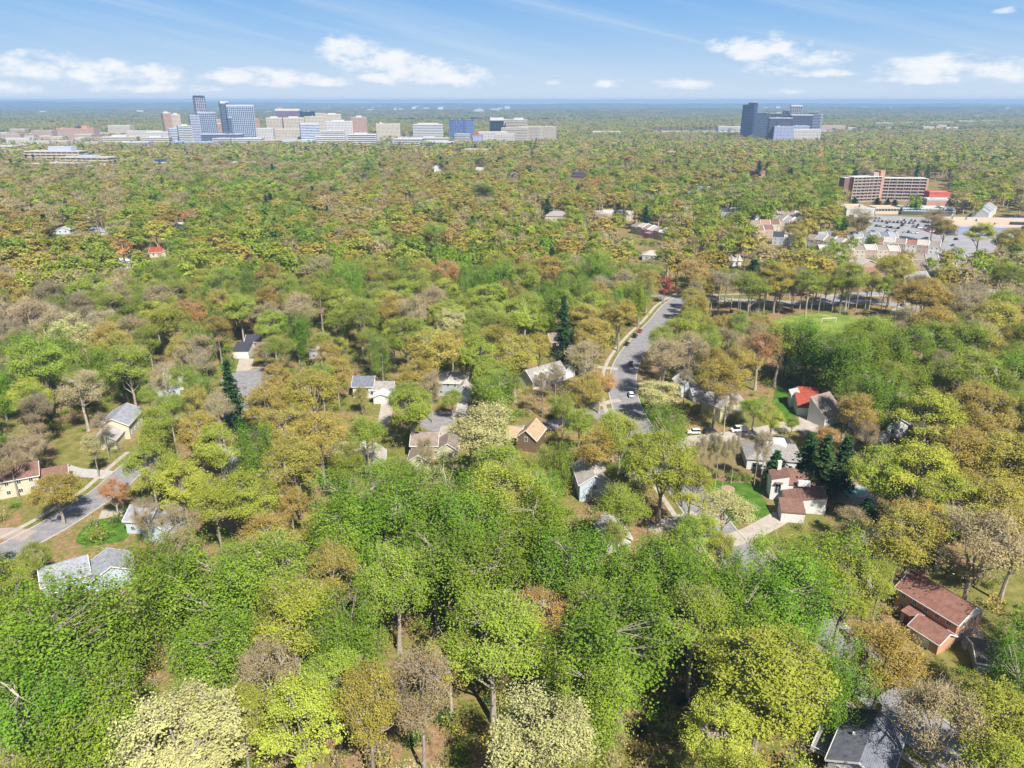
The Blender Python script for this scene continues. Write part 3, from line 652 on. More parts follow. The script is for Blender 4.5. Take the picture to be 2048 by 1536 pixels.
# 9
r, rf, ac = house('tan-grey hip-roofed house among green trees below the pool', 1690, 1075, 3.4, -42, 11, 8.5, 'hip', 2.4, 'beige', 'pale', 'the tan hip-roofed house', (1690, 1035, 1750, 1085), 'f', 1)
wing(r, ac, 8, 13, -5, -.2, 3, 'hip', 1.5, 'beige', 'pale')
# 10 shed
r, rf, ac = house('dark low garage with brown roof at the lower right edge', 1957, 1322, 2.6, -18, 9, 7, 'gx', 1.2, 'green', mat('shed_roof', (0.10, 0.085, 0.075), var=0.3), 'the dark garage at right', (1955, 1303, 2048, 1372), '', 1, name='garage', cat='garage')
garage_door(r, 3.2, 0, 2.4)
# 11 blue gable house
r, rf, ac = house('house with pale blue clapboard gable facing the camera beside the dark lawn', 1160, 968, 5.6, 4, 8.3, 12.0, 'gy', 2.6, 'blue', 'pale', 'the pale blue gabled house', (1150, 925, 1222, 1003), '')
window(r, 4.2, 0, 3.8, 1, 1.4, 'f'); window(r, 2.2, 0, 1.0, 1, 1.4, 'f'); window(r, 6.2, 0, 1.0, 1, 1.4, 'f')
# 12 brown
r, rf, ac = house('dark brown house with tan roof behind the orange shrubs', 1033, 873, 4.8, -20, 6.5, 9.5, 'gy', 2.8, 'brown', 'tan', 'the brown tan-roofed house', (1012, 842, 1078, 890), '')
window(r, 3.2, 0, 3.6, 1.2, 1.6, 'f'); wing(r, ac, -6.0, -.1, 2.5, 9, 3.6, 'gx', 1.8, 'brown', 'tan')
# 13 dormers
r, rf, ac = house('long house with five white dormers on a grey roof left of the street', 1066, 762, 3.6, 38, 17, 8.5, 'gx', 3.4, 'white', 'grey', 'the house with white dormers', (1063, 722, 1132, 792), 'f')
for i in range(5):
    x = 3+i*2.7; q = MB(); q.box(x-.65, x+.65, .3, 2.6, 3.7, 5.4); q.v += [(x-.8, .1, 5.4), (x+.8, .1, 5.4), (x, .1, 6.1), (x-.8, 2.9, 5.4), (x+.8, 2.9, 5.4), (x, 2.9, 6.1)]
    n = len(q.v)-6; q.f += [(n, n+1, n+2), (n+1, n+4, n+5, n+2), (n+3, n, n+2, n+5)]; q.mi += [0]*3; o = q.build('dormer', WHITE, rf); window(o, x, .3, 4.0, .8, 1.2, 'f')
wing(r, ac, 17.2, 23, 1, 7.5, 3.0, 'gy', 2.4, 'white', 'grey'); garage_door(r, 20, 1, 4.2)
# 14
r, rf, ac = house('house with taupe gables behind the tall white pine', 1103, 683, 4.2, 15, 7, 9, 'gx', 2.6, 'cream', 'taupe', 'the house behind the white pine', (1098, 663, 1132, 708), 'f')
wing(r, ac, 1, 7, -7, -.2, 3, 'gx', 2, 'cream', 'taupe')
# 15
r, rf, ac = house('blue-grey two-storey house with pale roof and arched garage wing left of the bright green tree', 873, 764, 5.6, -4, 11.5, 8.3, 'gx', 2.6, 'bgrey', 'pale', 'the blue-grey house', (870, 742, 942, 812), 'f')
wing(r, ac, 8.3, 13.5, -5.5, -.2, 4.6, 'gy', 2.2, 'bgrey', 'pale'); garage_door(r, 11, -5.5, 3.6); door(r, 6, 0)
# 16
r, rf, ac = house('white house with slate roof and long white garage wing at centre left', 705, 772, 4.8, 0, 7.5, 8.2, 'gx', 2.5, 'white', 'slate', 'the white slate-roofed house', (700, 753, 782, 812), '')
windows(r, 'f', 1, 6.5, 0, 2.6, 2, 1.5, 1.2); wing(r, ac, 7.7, 15.2, -1, 6.5, 3.6, 'gx', 2.1, 'white', 'grey'); wing(r, ac, 8.7, 14.5, -6, -1.1, 2.9, 'gy', 1.2, 'white', 'white')
# 17
r, rf, ac = house('cream house with several taupe roofs below the cul-de-sac driveway', 822, 890, 4.8, 0, 8.0, 8.6, 'gx', 2.4, 'cream', 'taupe', 'the cream taupe-roofed house', (820, 862, 902, 935), '')
windows(r, 'f', .5, 7.5, 0, 2.6, 2); wing(r, ac, 8.1, 14.5, -.5, 8, 3.4, 'gy', 2.2, 'cream', 'taupe'); wing(r, ac, 0, 6.0, -7.5, -.3, 3.2, 'gy', 1.9, 'cream', 'taupe')
# 18
r, rf, ac = house('cream house with pale roof hidden behind gold trees, centre left', 668, 912, 5.0, 8, 9, 8.5, 'gx', 2.6, 'cream', 'pale', 'the hidden cream house', None, 'f')
wing(r, ac, 9.1, 15, -2, 6, 3.2, 'gy', 2.3, 'white', 'pale')
# 19
r, rf, ac = house('white and pale blue house seen through green branches at left', 440, 925, 5.0, 6, 9, 8.5, 'gx', 2.4, 'blue', 'lslate', 'the white house under branches', (448, 900, 528, 950), 'f')
wing(r, ac, 9.1, 16.5, -1.5, 6, 3.2, 'gy', 2.3, 'white', 'white')
# 20
r, rf, ac = house('grey-roofed cream-sided house with pale garage wing beside the left lawn', 197, 852, 5.2, 7, 9.2, 13.0, 'gy', 2.4, 'cream', 'lslate', 'the grey-roofed house at left', (190, 808, 270, 898), 'r')
wing(r, ac, 0.5, 7.5, -7.5, -.2, 3.4, 'gy', 2.0, 'cream', 'pale')
# 21
r, rf, ac = house('cream two-storey house with brown roof and white garage at the left edge', -30, 968, 5.6, 27, 12.5, 7.5, 'gx', 2.4, 'cream', 'brown', 'the brown-roofed house at left', (0, 905, 118, 975), 'fr')
wing(r, ac, 12.6, 19.5, 0.2, 7, 3.4, 'gx', 2.0, 'white', 'brown'); garage_door(r, 16, .2, 5)
# 22
r, rf, ac = house('pale blue house with blue-grey roof by the left street', 249, 1040, 4.0, -4, 6.5, 8.5, 'gx', 2.0, 'blue', 'lslate', 'the pale blue house at left', (248, 998, 332, 1082), 'f', 1)
wing(r, ac, 6.6, 12.8, -3.5, 7, 3.6, 'gy', 2.0, 'blue', 'lslate')
# 23
r, rf, ac = house('white house with grey roofs under the green trees at lower left', 85, 1172, 4.8, 32, 9, 8.2, 'gx', 2.2, 'blue', 'lslate', 'the white house at lower left', (110, 1120, 235, 1185), 'f')
wing(r, ac, 9.1, 18.0, -2.0, 6, 3.8, 'gy', 2.4, 'blue', 'lslate')
# 24
r, rf, ac = house('white modern house with angled roofs between brown trees at left', 300, 782, 3.4, 25, 10, 5.5, 's+y', 2.0, 'blue', 'grey', 'the white modern house at left', (288, 728, 362, 795), 'f', 1)
wing(r, ac, 5.5, 11.5, 6.0, 14, 5.4, 'gy', 3.2, 'white', 'grey')
# 25
r, rf, ac = house('dark-roofed house with white garage above the left cul-de-sac', 465, 703, 3.3, 0, 6.8, 7.0, 's+y', 2.0, 'white', 'dark', 'the dark-roofed house', (460, 672, 512, 722), '', 1)
garage_door(r, 3.4, 0, 5.4); wing(r, ac, 3.4, 11.5, 7.1, 13, 5.6, 'gx', 2.2, 'white', 'dark'); windows(r, 'f', 4, 11, 7.1, 3.6, 3)
# 26
r, rf, ac = house('house with light grey hip roof left of the green trees above centre', 617, 700, 4.2, 6, 10.5, 9.5, 'hip', 2.6, 'grey', 'pale', 'the light hip-roofed house', (612, 682, 662, 718), 'f')
# 27, 28, 29
r, rf, ac = house('white garage gable showing between green trees right of centre', 1212, 1082, 3.6, 12, 6.5, 9.0, 'gy', 2.2, 'white', 'pale', 'the white garage between trees', (1210, 1062, 1255, 1110), '', 1); garage_door(r, 3.2, 0, 4.6)
r, rf, ac = house('house with grey roof and white wall under dense green trees, lower centre right', 1308, 1262, 3.4, 10, 8.5, 10, 'gy', 2.2, 'white', 'pale', 'the house under dense trees', (1305, 1238, 1342, 1285), 'f', 1); wing(r, ac, 3, 12, 10.2, 17, 4.4, 'gx', 2.4, 'white', 'pale')
r, rf, ac = house('house with dark slate roof beyond the left cul-de-sac', 572, 770, 3.6, 10, 9, 8, 'hip', 2.2, 'grey', 'dark', 'the dark slate roof house', (565, 750, 600, 772), '', 1)
# mid-distance houses showing as roofs between crowns
FARH = [
 (1028, 566, 4, 10, 12, 9, 'gx', 2.6, 'white', 'pale', 'white-walled house showing between green crowns above centre', None),
 (111, 460, 3.6, 5, 11, 11, 'gy', 2.4, 'blue', 'pale', 'small white-roofed house far left, left of the pair', (108, 448, 134, 466)),
 (178, 462, 3.6, -5, 14, 11, 'gx', 2.6, 'blue', 'lslate', 'pale blue-roofed house far left, right of the pair', (176, 446, 214, 468)),
 (298, 504, 4, 6, 9, 9, 'gx', 2.6, 'cream', 'red', 'house with dark red roof in the left woods', (296, 492, 316, 512)),
 (318, 508, 4, 0, 9, 10, 'gy', 2.6, 'yellow', 'tan', 'yellow-walled house joined right of the dark red roof', (314, 492, 336, 516)),
 (238, 526, 4, 14, 12, 9, 'gx', 2.4, 'blue', 'white', 'white-roofed house below the dark red roof', (236, 515, 262, 538)),
 (1090, 432, 5, -8, 22, 14, 'hip', 4, 'beige', 'grey', 'wide grey hip-roofed house right of the dark pine', (1088, 420, 1130, 444)),
 (580, 518, 4, 0, 10, 10, 'gy', 2.4, 'white', 'grey', 'small grey-roofed house in the left middle woods', None),
 (350, 452, 4, 10, 12, 10, 'gx', 2.4, 'white', 'pale', 'small pale house in the far left woods', (348, 444, 366, 458)),
 (868, 338, 5, 20, 14, 14, 'gy', 4, 'white', 'white', 'small white gable in the far woods below the offices', (866, 328, 882, 342)),
 (950, 340, 5, -30, 22, 12, 'gx', 4, 'white', 'pale', 'white house with low roof far off below the car deck', (948, 328, 966, 342)),
 (1020, 352, 5, 0, 14, 14, 'gy', 4, 'beige', 'pale', 'small beige roof in the far woods, centre', (1018, 346, 1036, 358)),
 (1140, 350, 6, -45, 30, 14, 'gx', 4, 'pink', 'dark', 'dark-roofed rowhouse block in far woods right of centre', (1138, 342, 1170, 360)),
 (720, 352, 5, 0, 12, 12, 'gy', 3, 'white', 'pale', 'tiny white house far off in brown woods left of centre', (718, 346, 736, 358)),
 (1505, 346, 6, 0, 20, 12, 'gx', 4, 'brick', 'brown', 'brown-roofed brick block far right of centre', (1500, 340, 1535, 354)),
 (1375, 302, 7, 0, 50, 20, 'gx', 3, 'brick', 'brown', 'long low brown-roofed block before the right towers', (1368, 294, 1412, 304)),
 (1556, 526, 5, 25, 13, 10, 'gx', 2.8, 'white', 'pale', 'white rowhouse end showing through trees left of the car park street', None),
 (1720, 530, 5, 15, 14, 11, 'gy', 3, 'pink', 'pale', 'pale gabled rowhouse block above the right-hand car lane', (1718, 516, 1745, 540)),
 (1735, 548, 5, 10, 13, 10, 'gx', 3, 'pink', 'rust', 'rowhouse with rust-red roof above the right-hand car lane', (1732, 536, 1765, 565)),
 (1810, 556, 5, 8, 16, 9, 'gx', 3, 'brick', 'grey', 'dark brick rowhouse with white windows above the lane', (1805, 545, 1855, 570)),
 (1180, 478, 4, 0, 14, 10, 'gx', 3, 'beige', 'grey', 'grey roof among pale trees right of centre', None),
 (1285, 510, 4, -10, 16, 10, 'hip', 2.5, 'grey', 'pale', 'low pale grey roof below the purple tree', (1280, 500, 1315, 514)),
 (1450, 522, 4, 10, 12, 10, 'gx', 2.8, 'white', 'pale', 'white house behind dark conifers right of centre', (1455, 514, 1485, 530)),
]
for (px, py, ze, yaw, L, D, rt, rise, wl, rm_, lab, cl) in FARH:
    r, rf, ac = house(lab, px, py, ze, yaw, L, D, rt, rise, wl, rm_, lab.split(' in ')[0].split(' far ')[0], cl, '')
    windows(r, 'f', 1, L-1, 0, 1.4, 2 if L < 16 else 4, 1.4, 1.6)
    if rt == 'gx': chimney(rf, L*.7, D*.5, ze+1, ze+rise+1.4)
# rows of townhouses: every unit a house that shares its side walls
def rowhouses(px, py, ze, yaw, n, uw, D, rise, walls, roofs, phrase, step=0.0, rt='gx', clear=None, zstep=0.35):
    A = G(px, py, ze); d = Vector((cos(R(yaw)), sin(R(yaw)), 0)); nrm = Vector((-d.y, d.x, 0))
    ords = ['first', 'second', 'third', 'fourth', 'fifth', 'sixth', 'seventh', 'eighth', 'ninth']
    for i in range(n):
        o = A+d*(uw*i)+nrm*(step*(i % 2)); root = empty('townhouse', (o.x, o.y, 0), R(yaw), label='%s townhouse from left in %s' % (ords[i], phrase), cat='townhouse', group=phrase)
        z = ze+zstep*((i*2) % 3); wl = walls[i % len(walls)]; rm_ = roofs[i % len(roofs)]
        _, rr = volume(root, 0, uw-.05, 0, D, z, rt, rise, W_[wl], R_[rm_], over=.02 if rt != 'gy' else .02, trim=True)
        windows(root, 'f', .5, uw-.5, 0, 1.1, 2, 1.0, 1.4)
        if z > 5: windows(root, 'f', .5, uw-.5, 0, 3.9, 2, 1.0, 1.3)
        q = MB(); q.box(uw-.5, uw-.1, -.3, D+.3, z-1.0, z+.4); q.v += [(uw-.5, -.3, z+.4), (uw-.5, D/2, z+rise+.7), (uw-.5, D+.3, z+.4), (uw-.1, -.3, z+.4), (uw-.1, D/2, z+rise+.7), (uw-.1, D+.3, z+.4)]
        k = len(q.v)-6; q.f += [(k, k+1, k+2), (k+5, k+4, k+3), (k, k+3, k+4, k+1), (k+1, k+4, k+5, k+2)]; q.mi += [0]*4
        q.build('party_wall', WHITE if i % 2 == 0 else W_[wl], root)
    P0 = A-nrm*1.5-d*1.5; P1 = A+d*(uw*n+1.5)-nrm*1.5; P2 = P1+nrm*(D+3+step); P3 = P0+nrm*(D+3+step)
    NOTREE.append([(p.x, p.y) for p in (P0, P1, P2, P3)]); c = (P0+P2)/2; LANDMARKS.append((phrase, c.x, c.y))
    if clear: CLEAR.append(clear)
rowhouses(1640, 474, 6, -4, 9, 6.6, 12, 3.0, ['white', 'blue'], ['lslate', 'slate'], 'the row below the car park', clear=(1638, 458, 1775, 482))
rowhouses(1262, 452, 6, -62, 7, 7.5, 13, 2.6, ['pink', 'beige'], ['taupe', 'pale'], 'the diagonal row by the purple tree', clear=(1255, 440, 1322, 480))
rowhouses(1190, 428, 6, -2, 6, 8.5, 11, 2.6, ['pink', 'beige'], ['grey', 'pale'], 'the grey-roofed row left of the purple tree', clear=(1188, 418, 1262, 432))
rowhouses(1535, 438, 6.5, -58, 5, 8, 13, 3.4, ['white', 'cream'], ['grey', 'taupe', 'lslate'], 'the stepped row right of the pink tree', clear=(1530, 428, 1590, 485))
rowhouses(1512, 462, 6, 4, 2, 7.5, 11, 3.4, ['cream', 'pink'], ['rust', 'brown'], 'the pair behind the pink tree', clear=(1510, 445, 1540, 470))
rowhouses(1445, 448, 6, -8, 8, 8, 11, 3.0, ['pink', 'cream'], ['taupe', 'orange', 'brown'], 'the salmon row at right centre')
rowhouses(1500, 432, 6, 2, 4, 9, 12, 3.4, ['white', 'pink'], ['brown', 'taupe'], 'the far brown-roofed row')
rowhouses(1572, 432, 6, -10, 3, 8.5, 12, 3.4, ['white', 'pink'], ['taupe', 'pale'], 'the short row beside the olive tree', clear=(1570, 428, 1600, 440))
rowhouses(1612, 478, 6, -50, 4, 7.0, 12, 3.2, ['white', 'cream'], ['taupe', 'grey'], 'the brown-roofed row left of the red tree', clear=(1612, 468, 1648, 494))
rowhouses(1545, 474, 6, -20, 2, 9.0, 11, 3.6, ['grey', 'white'], ['dark', 'pale'], 'the dark-roofed pair below the stepped row', clear=(1545, 462, 1590, 485))
rowhouses(1442, 424, 6, -14, 3, 9, 12, 3.0, ['bgrey', 'cream'], ['dark', 'grey'], 'the dark-roofed row at right centre', clear=(1440, 415, 1478, 428))
rowhouses(1745, 484, 5.5, -30, 6, 7.5, 11, 3.0, ['pink', 'white'], ['rust', 'pale', 'taupe'], 'the curved row below the car park')
rowhouses(1640, 500, 5.5, -4, 7, 8, 11, 2.8, ['pink', 'beige'], ['pale', 'taupe'], 'the brown row behind gold trees')
rowhouses(1800, 520, 5.5, -14, 5, 8, 11, 2.8, ['white', 'pink'], ['grey', 'taupe'], 'the grey-roofed row by the cone hedges')
rowhouses(1855, 532, 5.5, -25, 4, 8, 11, 2.8, ['beige', 'white'], ['taupe', 'pale'], 'the row beside the cone hedges')
rowhouses(1978, 428, 6, 52, 7, 8.2, 14, 4.0, ['white'], ['lslate', 'slate'], 'the slate-roofed row at far right', clear=(1970, 400, 2036, 428))
CLEAR += [(1222, 690, 1285, 838), (1262, 655, 1300, 690), (1310, 592, 1358, 645), (1370, 845, 1600, 882), (1590, 800, 1642, 872), (1546, 775, 1592, 845), (1410, 955, 1540, 1040), (1475, 1030, 1570, 1075), (1386, 880, 1500, 950),
          (1232, 905, 1300, 960), (1545, 630, 1700, 655), (1640, 955, 1745, 1010), (868, 830, 912, 882), (480, 715, 520, 785), (120, 860, 175, 940), (150, 935, 220, 965), (165, 950, 215, 1010), (0, 1040, 140, 1110), (200, 1010, 260, 1035),
          (1735, 425, 1990, 505), (1900, 425, 2048, 470), (1690, 410, 1915, 435), (1400, 590, 1850, 625), (1760, 1370, 1850, 1440), (1880, 1180, 2040, 1340), (1820, 1290, 1900, 1350), (1210, 655, 1260, 735), (1100, 870, 1110, 880),
          (1700, 345, 1905, 410)]
# ------------------------------------------------------------------ city
CW = dict(white=mat('office_white', (0.50, 0.50, 0.50), var=0.06, scale=0.05), cream=mat('office_cream', (0.52, 0.45, 0.36), var=0.08, scale=0.05), beige=mat('office_beige', (0.55, 0.45, 0.36), var=0.08, scale=0.05),
          brick=mat('office_brick', (0.46, 0.25, 0.17), var=0.12, scale=0.2), pink=mat('office_pink', (0.38, 0.30, 0.26), var=0.08, scale=0.1), red=mat('office_red', (0.47, 0.11, 0.09), var=0.1, scale=0.1),
          dark=mat('office_dark', (0.035, 0.045, 0.07), rough=0.4, var=0.1), navy=mat('office_navy', (0.04, 0.06, 0.14), rough=0.4, var=0.1), lilac=mat('office_lilac', (0.40, 0.43, 0.56), var=0.05, scale=0.05), blue=mat('office_blue', (0.30, 0.37, 0.58), var=0.05, scale=0.03),
          roofw=mat('city_roof_white', (0.52, 0.515, 0.50), var=0.12, scale=0.08), roofg=mat('city_roof_grey', (0.42, 0.41, 0.40), var=0.2, scale=0.08), rooft=mat('city_roof_tan', (0.55, 0.40, 0.29), var=0.1, scale=0.03), oran=mat('city_roof_orange', (0.60, 0.27, 0.13), var=0.1), teal=mat('roof_teal', (0.45, 0.62, 0.66), var=0.08))
BANDG = facade('band_glass', (0.42, 0.40, 0.38), (0.035, 0.045, 0.07), 3.0, 50, fx=0.86, fz=1.1)
BANDD = facade('band_glass_dark', (0.10, 0.11, 0.14), (0.02, 0.03, 0.06), 4.0, 50, fx=0.92, fz=1.1)
BANDP = facade('band_punched', (0.62, 0.55, 0.47), (0.05, 0.06, 0.09), 3.6, 50, fx=0.55, fz=1.1)
BANDK = facade('band_brick', (0.42, 0.24, 0.17), (0.05, 0.06, 0.08), 3.6, 50, fx=0.5, fz=1.1)
GARB = mat('garage_opening', (0.035, 0.035, 0.04), var=0.3)
FG = dict(glass=facade('glass_blue', (0.16, 0.20, 0.28), (0.025, 0.04, 0.075), 3.2, 4.0, fx=0.82, fz=0.84), gridw=facade('glass_grid_white', (0.36, 0.42, 0.52), (0.03, 0.05, 0.09), 4.5, 5.0, fx=0.74, fz=0.82),
          purple=facade('facade_purple', (0.10, 0.075, 0.13), (0.22, 0.15, 0.17), 6, 4.2, fx=0.4, fz=0.6), tealg=facade('facade_teal', (0.018, 0.045, 0.06), (0.01, 0.03, 0.05), 5, 4.0, fx=0.8, fz=0.8),
          dark=facade('facade_dark', (0.10, 0.11, 0.16), (0.02, 0.028, 0.05), 4, 4.0, fx=0.75, fz=0.8), navy=facade('facade_navy', (0.05, 0.08, 0.20), (0.20, 0.27, 0.45), 5.2, 4.2, fx=0.35, fz=0.5), darkgrid=facade('facade_darkgrid', (0.42, 0.42, 0.50), (0.02, 0.025, 0.05), 5.5, 4.4, fx=0.8, fz=0.8),
          black=facade('facade_black', (0.028, 0.034, 0.045), (0.010, 0.014, 0.02), 4, 3.8, fx=0.9, fz=0.8), lil=facade('facade_lilac', (0.27, 0.30, 0.44), (0.10, 0.12, 0.2), 8, 8, fx=0.3, fz=0.2),
          bpunch=facade('facade_beige', (0.46, 0.41, 0.34), (0.05, 0.05, 0.06), 3.6, 3.6, fx=0.5, fz=0.5), kpunch=facade('facade_brick', (0.36, 0.23, 0.18), (0.12, 0.10, 0.10), 3.6, 3.4, fx=0.5, fz=0.55),
          wpunch=facade('facade_white', (0.48, 0.46, 0.43), (0.05, 0.05, 0.07), 3.8, 3.6, fx=0.5, fz=0.5), bluew=facade('facade_bluewhite', (0.60, 0.63, 0.70), (0.07, 0.10, 0.18), 4.0, 3.8, fx=1.1, fz=0.62), pinkp=facade('facade_pink', (0.40, 0.29, 0.24), (0.10, 0.08, 0.08), 4, 3.4, fx=0.5, fz=0.5))
CITY_NO = []
def bld(label, cx, ytop, Y, w, d, yaw, style, z0=0.0, roof='roofw', wall=None, fh=3.9, band=None, pent=None, cat='office building', name='office_building', ztop=None, parapet=1.0, group=None):
    """cx,ytop: picture point of the top centre; Y distance; w x d footprint; yaw turns the front"""
    p = at(cx, ytop, Y); h = ztop or max(6, p.z); root = empty(name, (p.x, Y, z0), R(yaw), label=label, cat=cat, group=group)
    part_box(root, -w/2, w/2, -d/2, d/2, 0, h-z0, style, roof, wall, fh, band, parapet)
    for (x0, x1, y0, y1, hh, m) in (pent or []):
        q = MB(); q.box(x0*w, x1*w, y0*d, y1*d, h-z0+.05, h-z0+hh); q.build('penthouse', CW[m], root)
    M = Matrix.Translation((p.x, Y, 0)) @ Matrix.Rotation(R(yaw), 4, 'Z'); m_ = 5
    NOTREE.append([tuple((M @ Vector((x, y, 0)))[:2]) for x, y in ((-w/2-m_, -d/2-m_), (w/2+m_, -d/2-m_), (w/2+m_, d/2+m_), (-w/2-m_, d/2+m_))])
    return root, h-z0
def part_box(root, x0, x1, y0, y1, z0, z1, style, roof='roofw', wall=None, fh=3.9, band=None, parapet=1.0):
    q = MB(); q.box(x0, x1, y0, y1, z0, z1-.3)
    if style in FG:
        o = q.build('facade', FG[style], root); wm = CW[wall or 'white']
        c = MB()
        for a in ((x0-.2, x1+.2, y0-.2, y0+.3), (x0-.2, x1+.2, y1-.3, y1+.2), (x0-.2, x0+.3, y0+.3, y1-.3), (x1-.3, x1+.2, y0+.3, y1-.3)): c.box(*a, z1-.9, z1+parapet)
        c.build('cornice', wm, root)
    else:
        o = q.build('wall', CW[wall or 'white'], root); n = max(1, int((z1-z0)/fh)); bm = {'band': BANDG, 'bandd': BANDD, 'punch': BANDP, 'bandk': BANDK, 'deck': GARB}[style]
        for i in range(n):
            zz = z1-(i+1)*fh+fh*.30
            if zz < z0: break
            b = MB(); e = 0.14; top = zz+fh*.48
            for a in ((x0+.5, x1-.5, y0-e, y0+.05), (x0+.5, x1-.5, y1-.05, y1+e), (x0-e, x0+.05, y0+.5, y1-.5), (x1-.05, x1+e, y0+.5, y1-.5)): b.box(*a, zz, top)
            bo = b.build('window_band' if style != 'deck' else 'deck_opening', bm, root)
        if style == 'deck':
            for i in range(int((x1-x0)/9)+1):
                b = MB(); X = x0+i*9; b.box(X-.3, X+.3, y0-.35, y0-.02, z0, z1-.4); b.build('pier', CW[wall or 'white'], root)
        c = MB()
        for a in ((x0, x1, y0, y0+.3), (x0, x1, y1-.3, y1), (x0, x0+.3, y0+.3, y1-.3), (x1-.3, x1, y0+.3, y1-.3)): c.box(*a, z1-.295, z1+parapet)
        c.build('parapet', CW[wall or 'white'], root)
    r = MB(); r.box(x0+.35, x1-.35, y0+.35, y1-.35, z1-.29, z1-.05); ro = r.build('roof', CW[roof], root)
    if (x1-x0) > 25:
        rr = random.Random(int(x1*10+z1)); 
        for i in range(min(5, int((x1-x0)/14))):
            a = rr.uniform(x0+3, x1-7); b = rr.uniform(y0+2, max(y0+2.5, y1-6)); k = MB(); k.box(a, a+rr.uniform(2, 4.5), b, b+rr.uniform(2, 3.5), z1-.045, z1+rr.uniform(1.2, 2.4)); k.build('roof_unit', CW['roofg'], ro)
P_ = [(-.25, .2, -.3, .3, 4, 'white')]
# left downtown
bld('tall dark purple tower with white window grid poking above the horizon', 397, 194, 2350, 30, 24, 35, 'darkgrid', wall='dark', pent=[(-.45, .45, -.4, .4, 4, 'dark')], name='tower', cat='tower')
bld('glass tower with pale blue left half in front of the tall purple tower', 411, 225, 2000, 44, 26, 30, 'gridw', wall='lilac', name='tower', cat='tower')
bld('pale lilac banded slab joined left of the gridded glass tower', 387, 231, 1985, 22, 26, 30, 'band', wall='lilac', name='tower', cat='tower')
r, h_ = bld('tallest broad glass tower with white fin edge, left downtown', 478, 212, 1930, 64, 26, 28, 'gridw', wall='lilac', name='tower', cat='tower', parapet=3)
part_box(r, -44, -32.5, -6, 22, 0, h_+7, 'glass', wall='white', parapet=4); part_box(r, -32.4, -22, 13.2, 26, 0, h_+9, 'glass', wall='white', parapet=2); part_box(r, -32.4, -24, -19, -13.2, 0, h_*0.72, 'glass', wall='lilac')
bld('slim brick and white apartment tower, left of the downtown pair', 331, 226, 2250, 22, 20, 40, 'kpunch', wall='white', pent=P_, name='tower', cat='tower')
bld('slim cream apartment tower, right of the downtown pair', 350, 229, 2280, 24, 20, 30, 'bpunch', wall='cream', pent=P_, name='tower', cat='tower')
bld('white office block with dark strip windows left of the glass towers', 368, 252, 1850, 30, 22, 30, 'bandd', wall='white', pent=P_)
bld('lilac glass block at the left foot of the white strip-window office', 348, 257, 1880, 26, 22, 30, 'bluew', wall='lilac')
bld('low dark glass podium linking the two glass towers', 445, 268, 1900, 96, 24, 8, 'glass', wall='lilac', roof='roofw')
bld('plain pale blue windowless hall in front of the glass towers', 392, 284, 1690, 96, 34, -6, 'lil', wall='blue', roof='roofg', name='hall', cat='hall')
bld('white banded parking deck below the tallest tower, left one', 448, 277, 1750, 42, 30, -10, 'band', wall='white', fh=3.4, name='parking_deck', cat='parking deck')
bld('white banded parking deck below the tallest tower, right one', 497, 277, 1740, 62, 40, 5, 'band', wall='white', fh=3.4, name='parking_deck', cat='parking deck')
bld('low orange-roofed building at the right foot of the tallest tower', 538, 280, 1735, 42, 24, 4, 'band', wall='white', roof='oran', parapet=.2)
bld('long low blue-roofed building right of the orange roof', 588, 280, 1760, 86, 26, 6, 'bluew', wall='white', roof='teal', parapet=.2)
bld('brick apartment block just right of the tallest tower', 506, 238, 2150, 28, 22, 25, 'kpunch', wall='pink', name='apartment_block', cat='apartment block')
bld('brick mid-rise seen between the two glass towers, left one', 432, 240, 2200, 26, 22, 30, 'kpunch', wall='cream', name='apartment_block', cat='apartment block')
bld('brick mid-rise seen between the two glass towers, right one', 441, 247, 2100, 22, 20, 30, 'kpunch', wall='cream', name='apartment_block', cat='apartment block')
bld('white low building right of the tallest tower base', 525, 257, 1950, 54, 24, 6, 'wpunch', wall='white')
bld('dark purple hotel block with pale crown behind the beige pair', 575, 221, 2400, 72, 24, 12, 'purple', wall='cream', parapet=5, name='hotel', cat='hotel')
bld('dark teal glass block right of the purple hotel', 615, 223, 2420, 44, 24, 14, 'tealg', wall='dark', parapet=.3)
bld('beige rounded office tower, left of the beige pair', 549, 236, 2060, 40, 30, 10, 'bpunch', wall='cream', pent=P_)
bld('beige rounded office tower, right of the beige pair', 588, 236, 2080, 54, 30, 12, 'bpunch', wall='cream', pent=P_)
bld('low beige wing under the beige office pair', 570, 258, 2000, 100, 24, 8, 'bpunch', wall='cream')
bld('beige building with pale teal roofs, left downtown', 629, 233, 2150, 56, 26, 16, 'bpunch', wall='cream', roof='teal', parapet=.3)
bld('cream apartment cluster behind the teal-roofed building, left one', 638, 227, 2450, 34, 24, 20, 'bpunch', wall='cream', name='apartment_block', cat='apartment block')
bld('cream apartment cluster behind the teal-roofed building, right one', 664, 229, 2400, 52, 26, 16, 'bpunch', wall='cream', pent=P_, name='apartment_block', cat='apartment block')
bld('lilac and white six-storey office in front of the teal roofs', 618, 247, 1960, 46, 26, 20, 'bluew', wall='white')
bld('wide white office block with deep window grid', 678, 243, 2000, 66, 24, 12, 'punch', wall='white', pent=P_)
bld('low white annexe in front of the wide white office block', 665, 262, 1900, 58, 24, 8, 'band', wall='white')
bld('long white office with curved strip windows by the tree line', 661, 273, 1790, 66, 26, 8, 'band', wall='white', fh=4.2)
bld('white terraced office with dark strip windows, right end of tree line', 724, 269, 1810, 66, 30, 6, 'bandd', wall='white', fh=4.2, pent=P_)
bld('orange brick hotel with pale gable roof right of the cream towers', 717, 235, 2300, 46, 28, 12, 'kpunch', wall='pink', pent=[(-.15, .2, -.3, .3, 5, 'white')], name='hotel', cat='hotel')
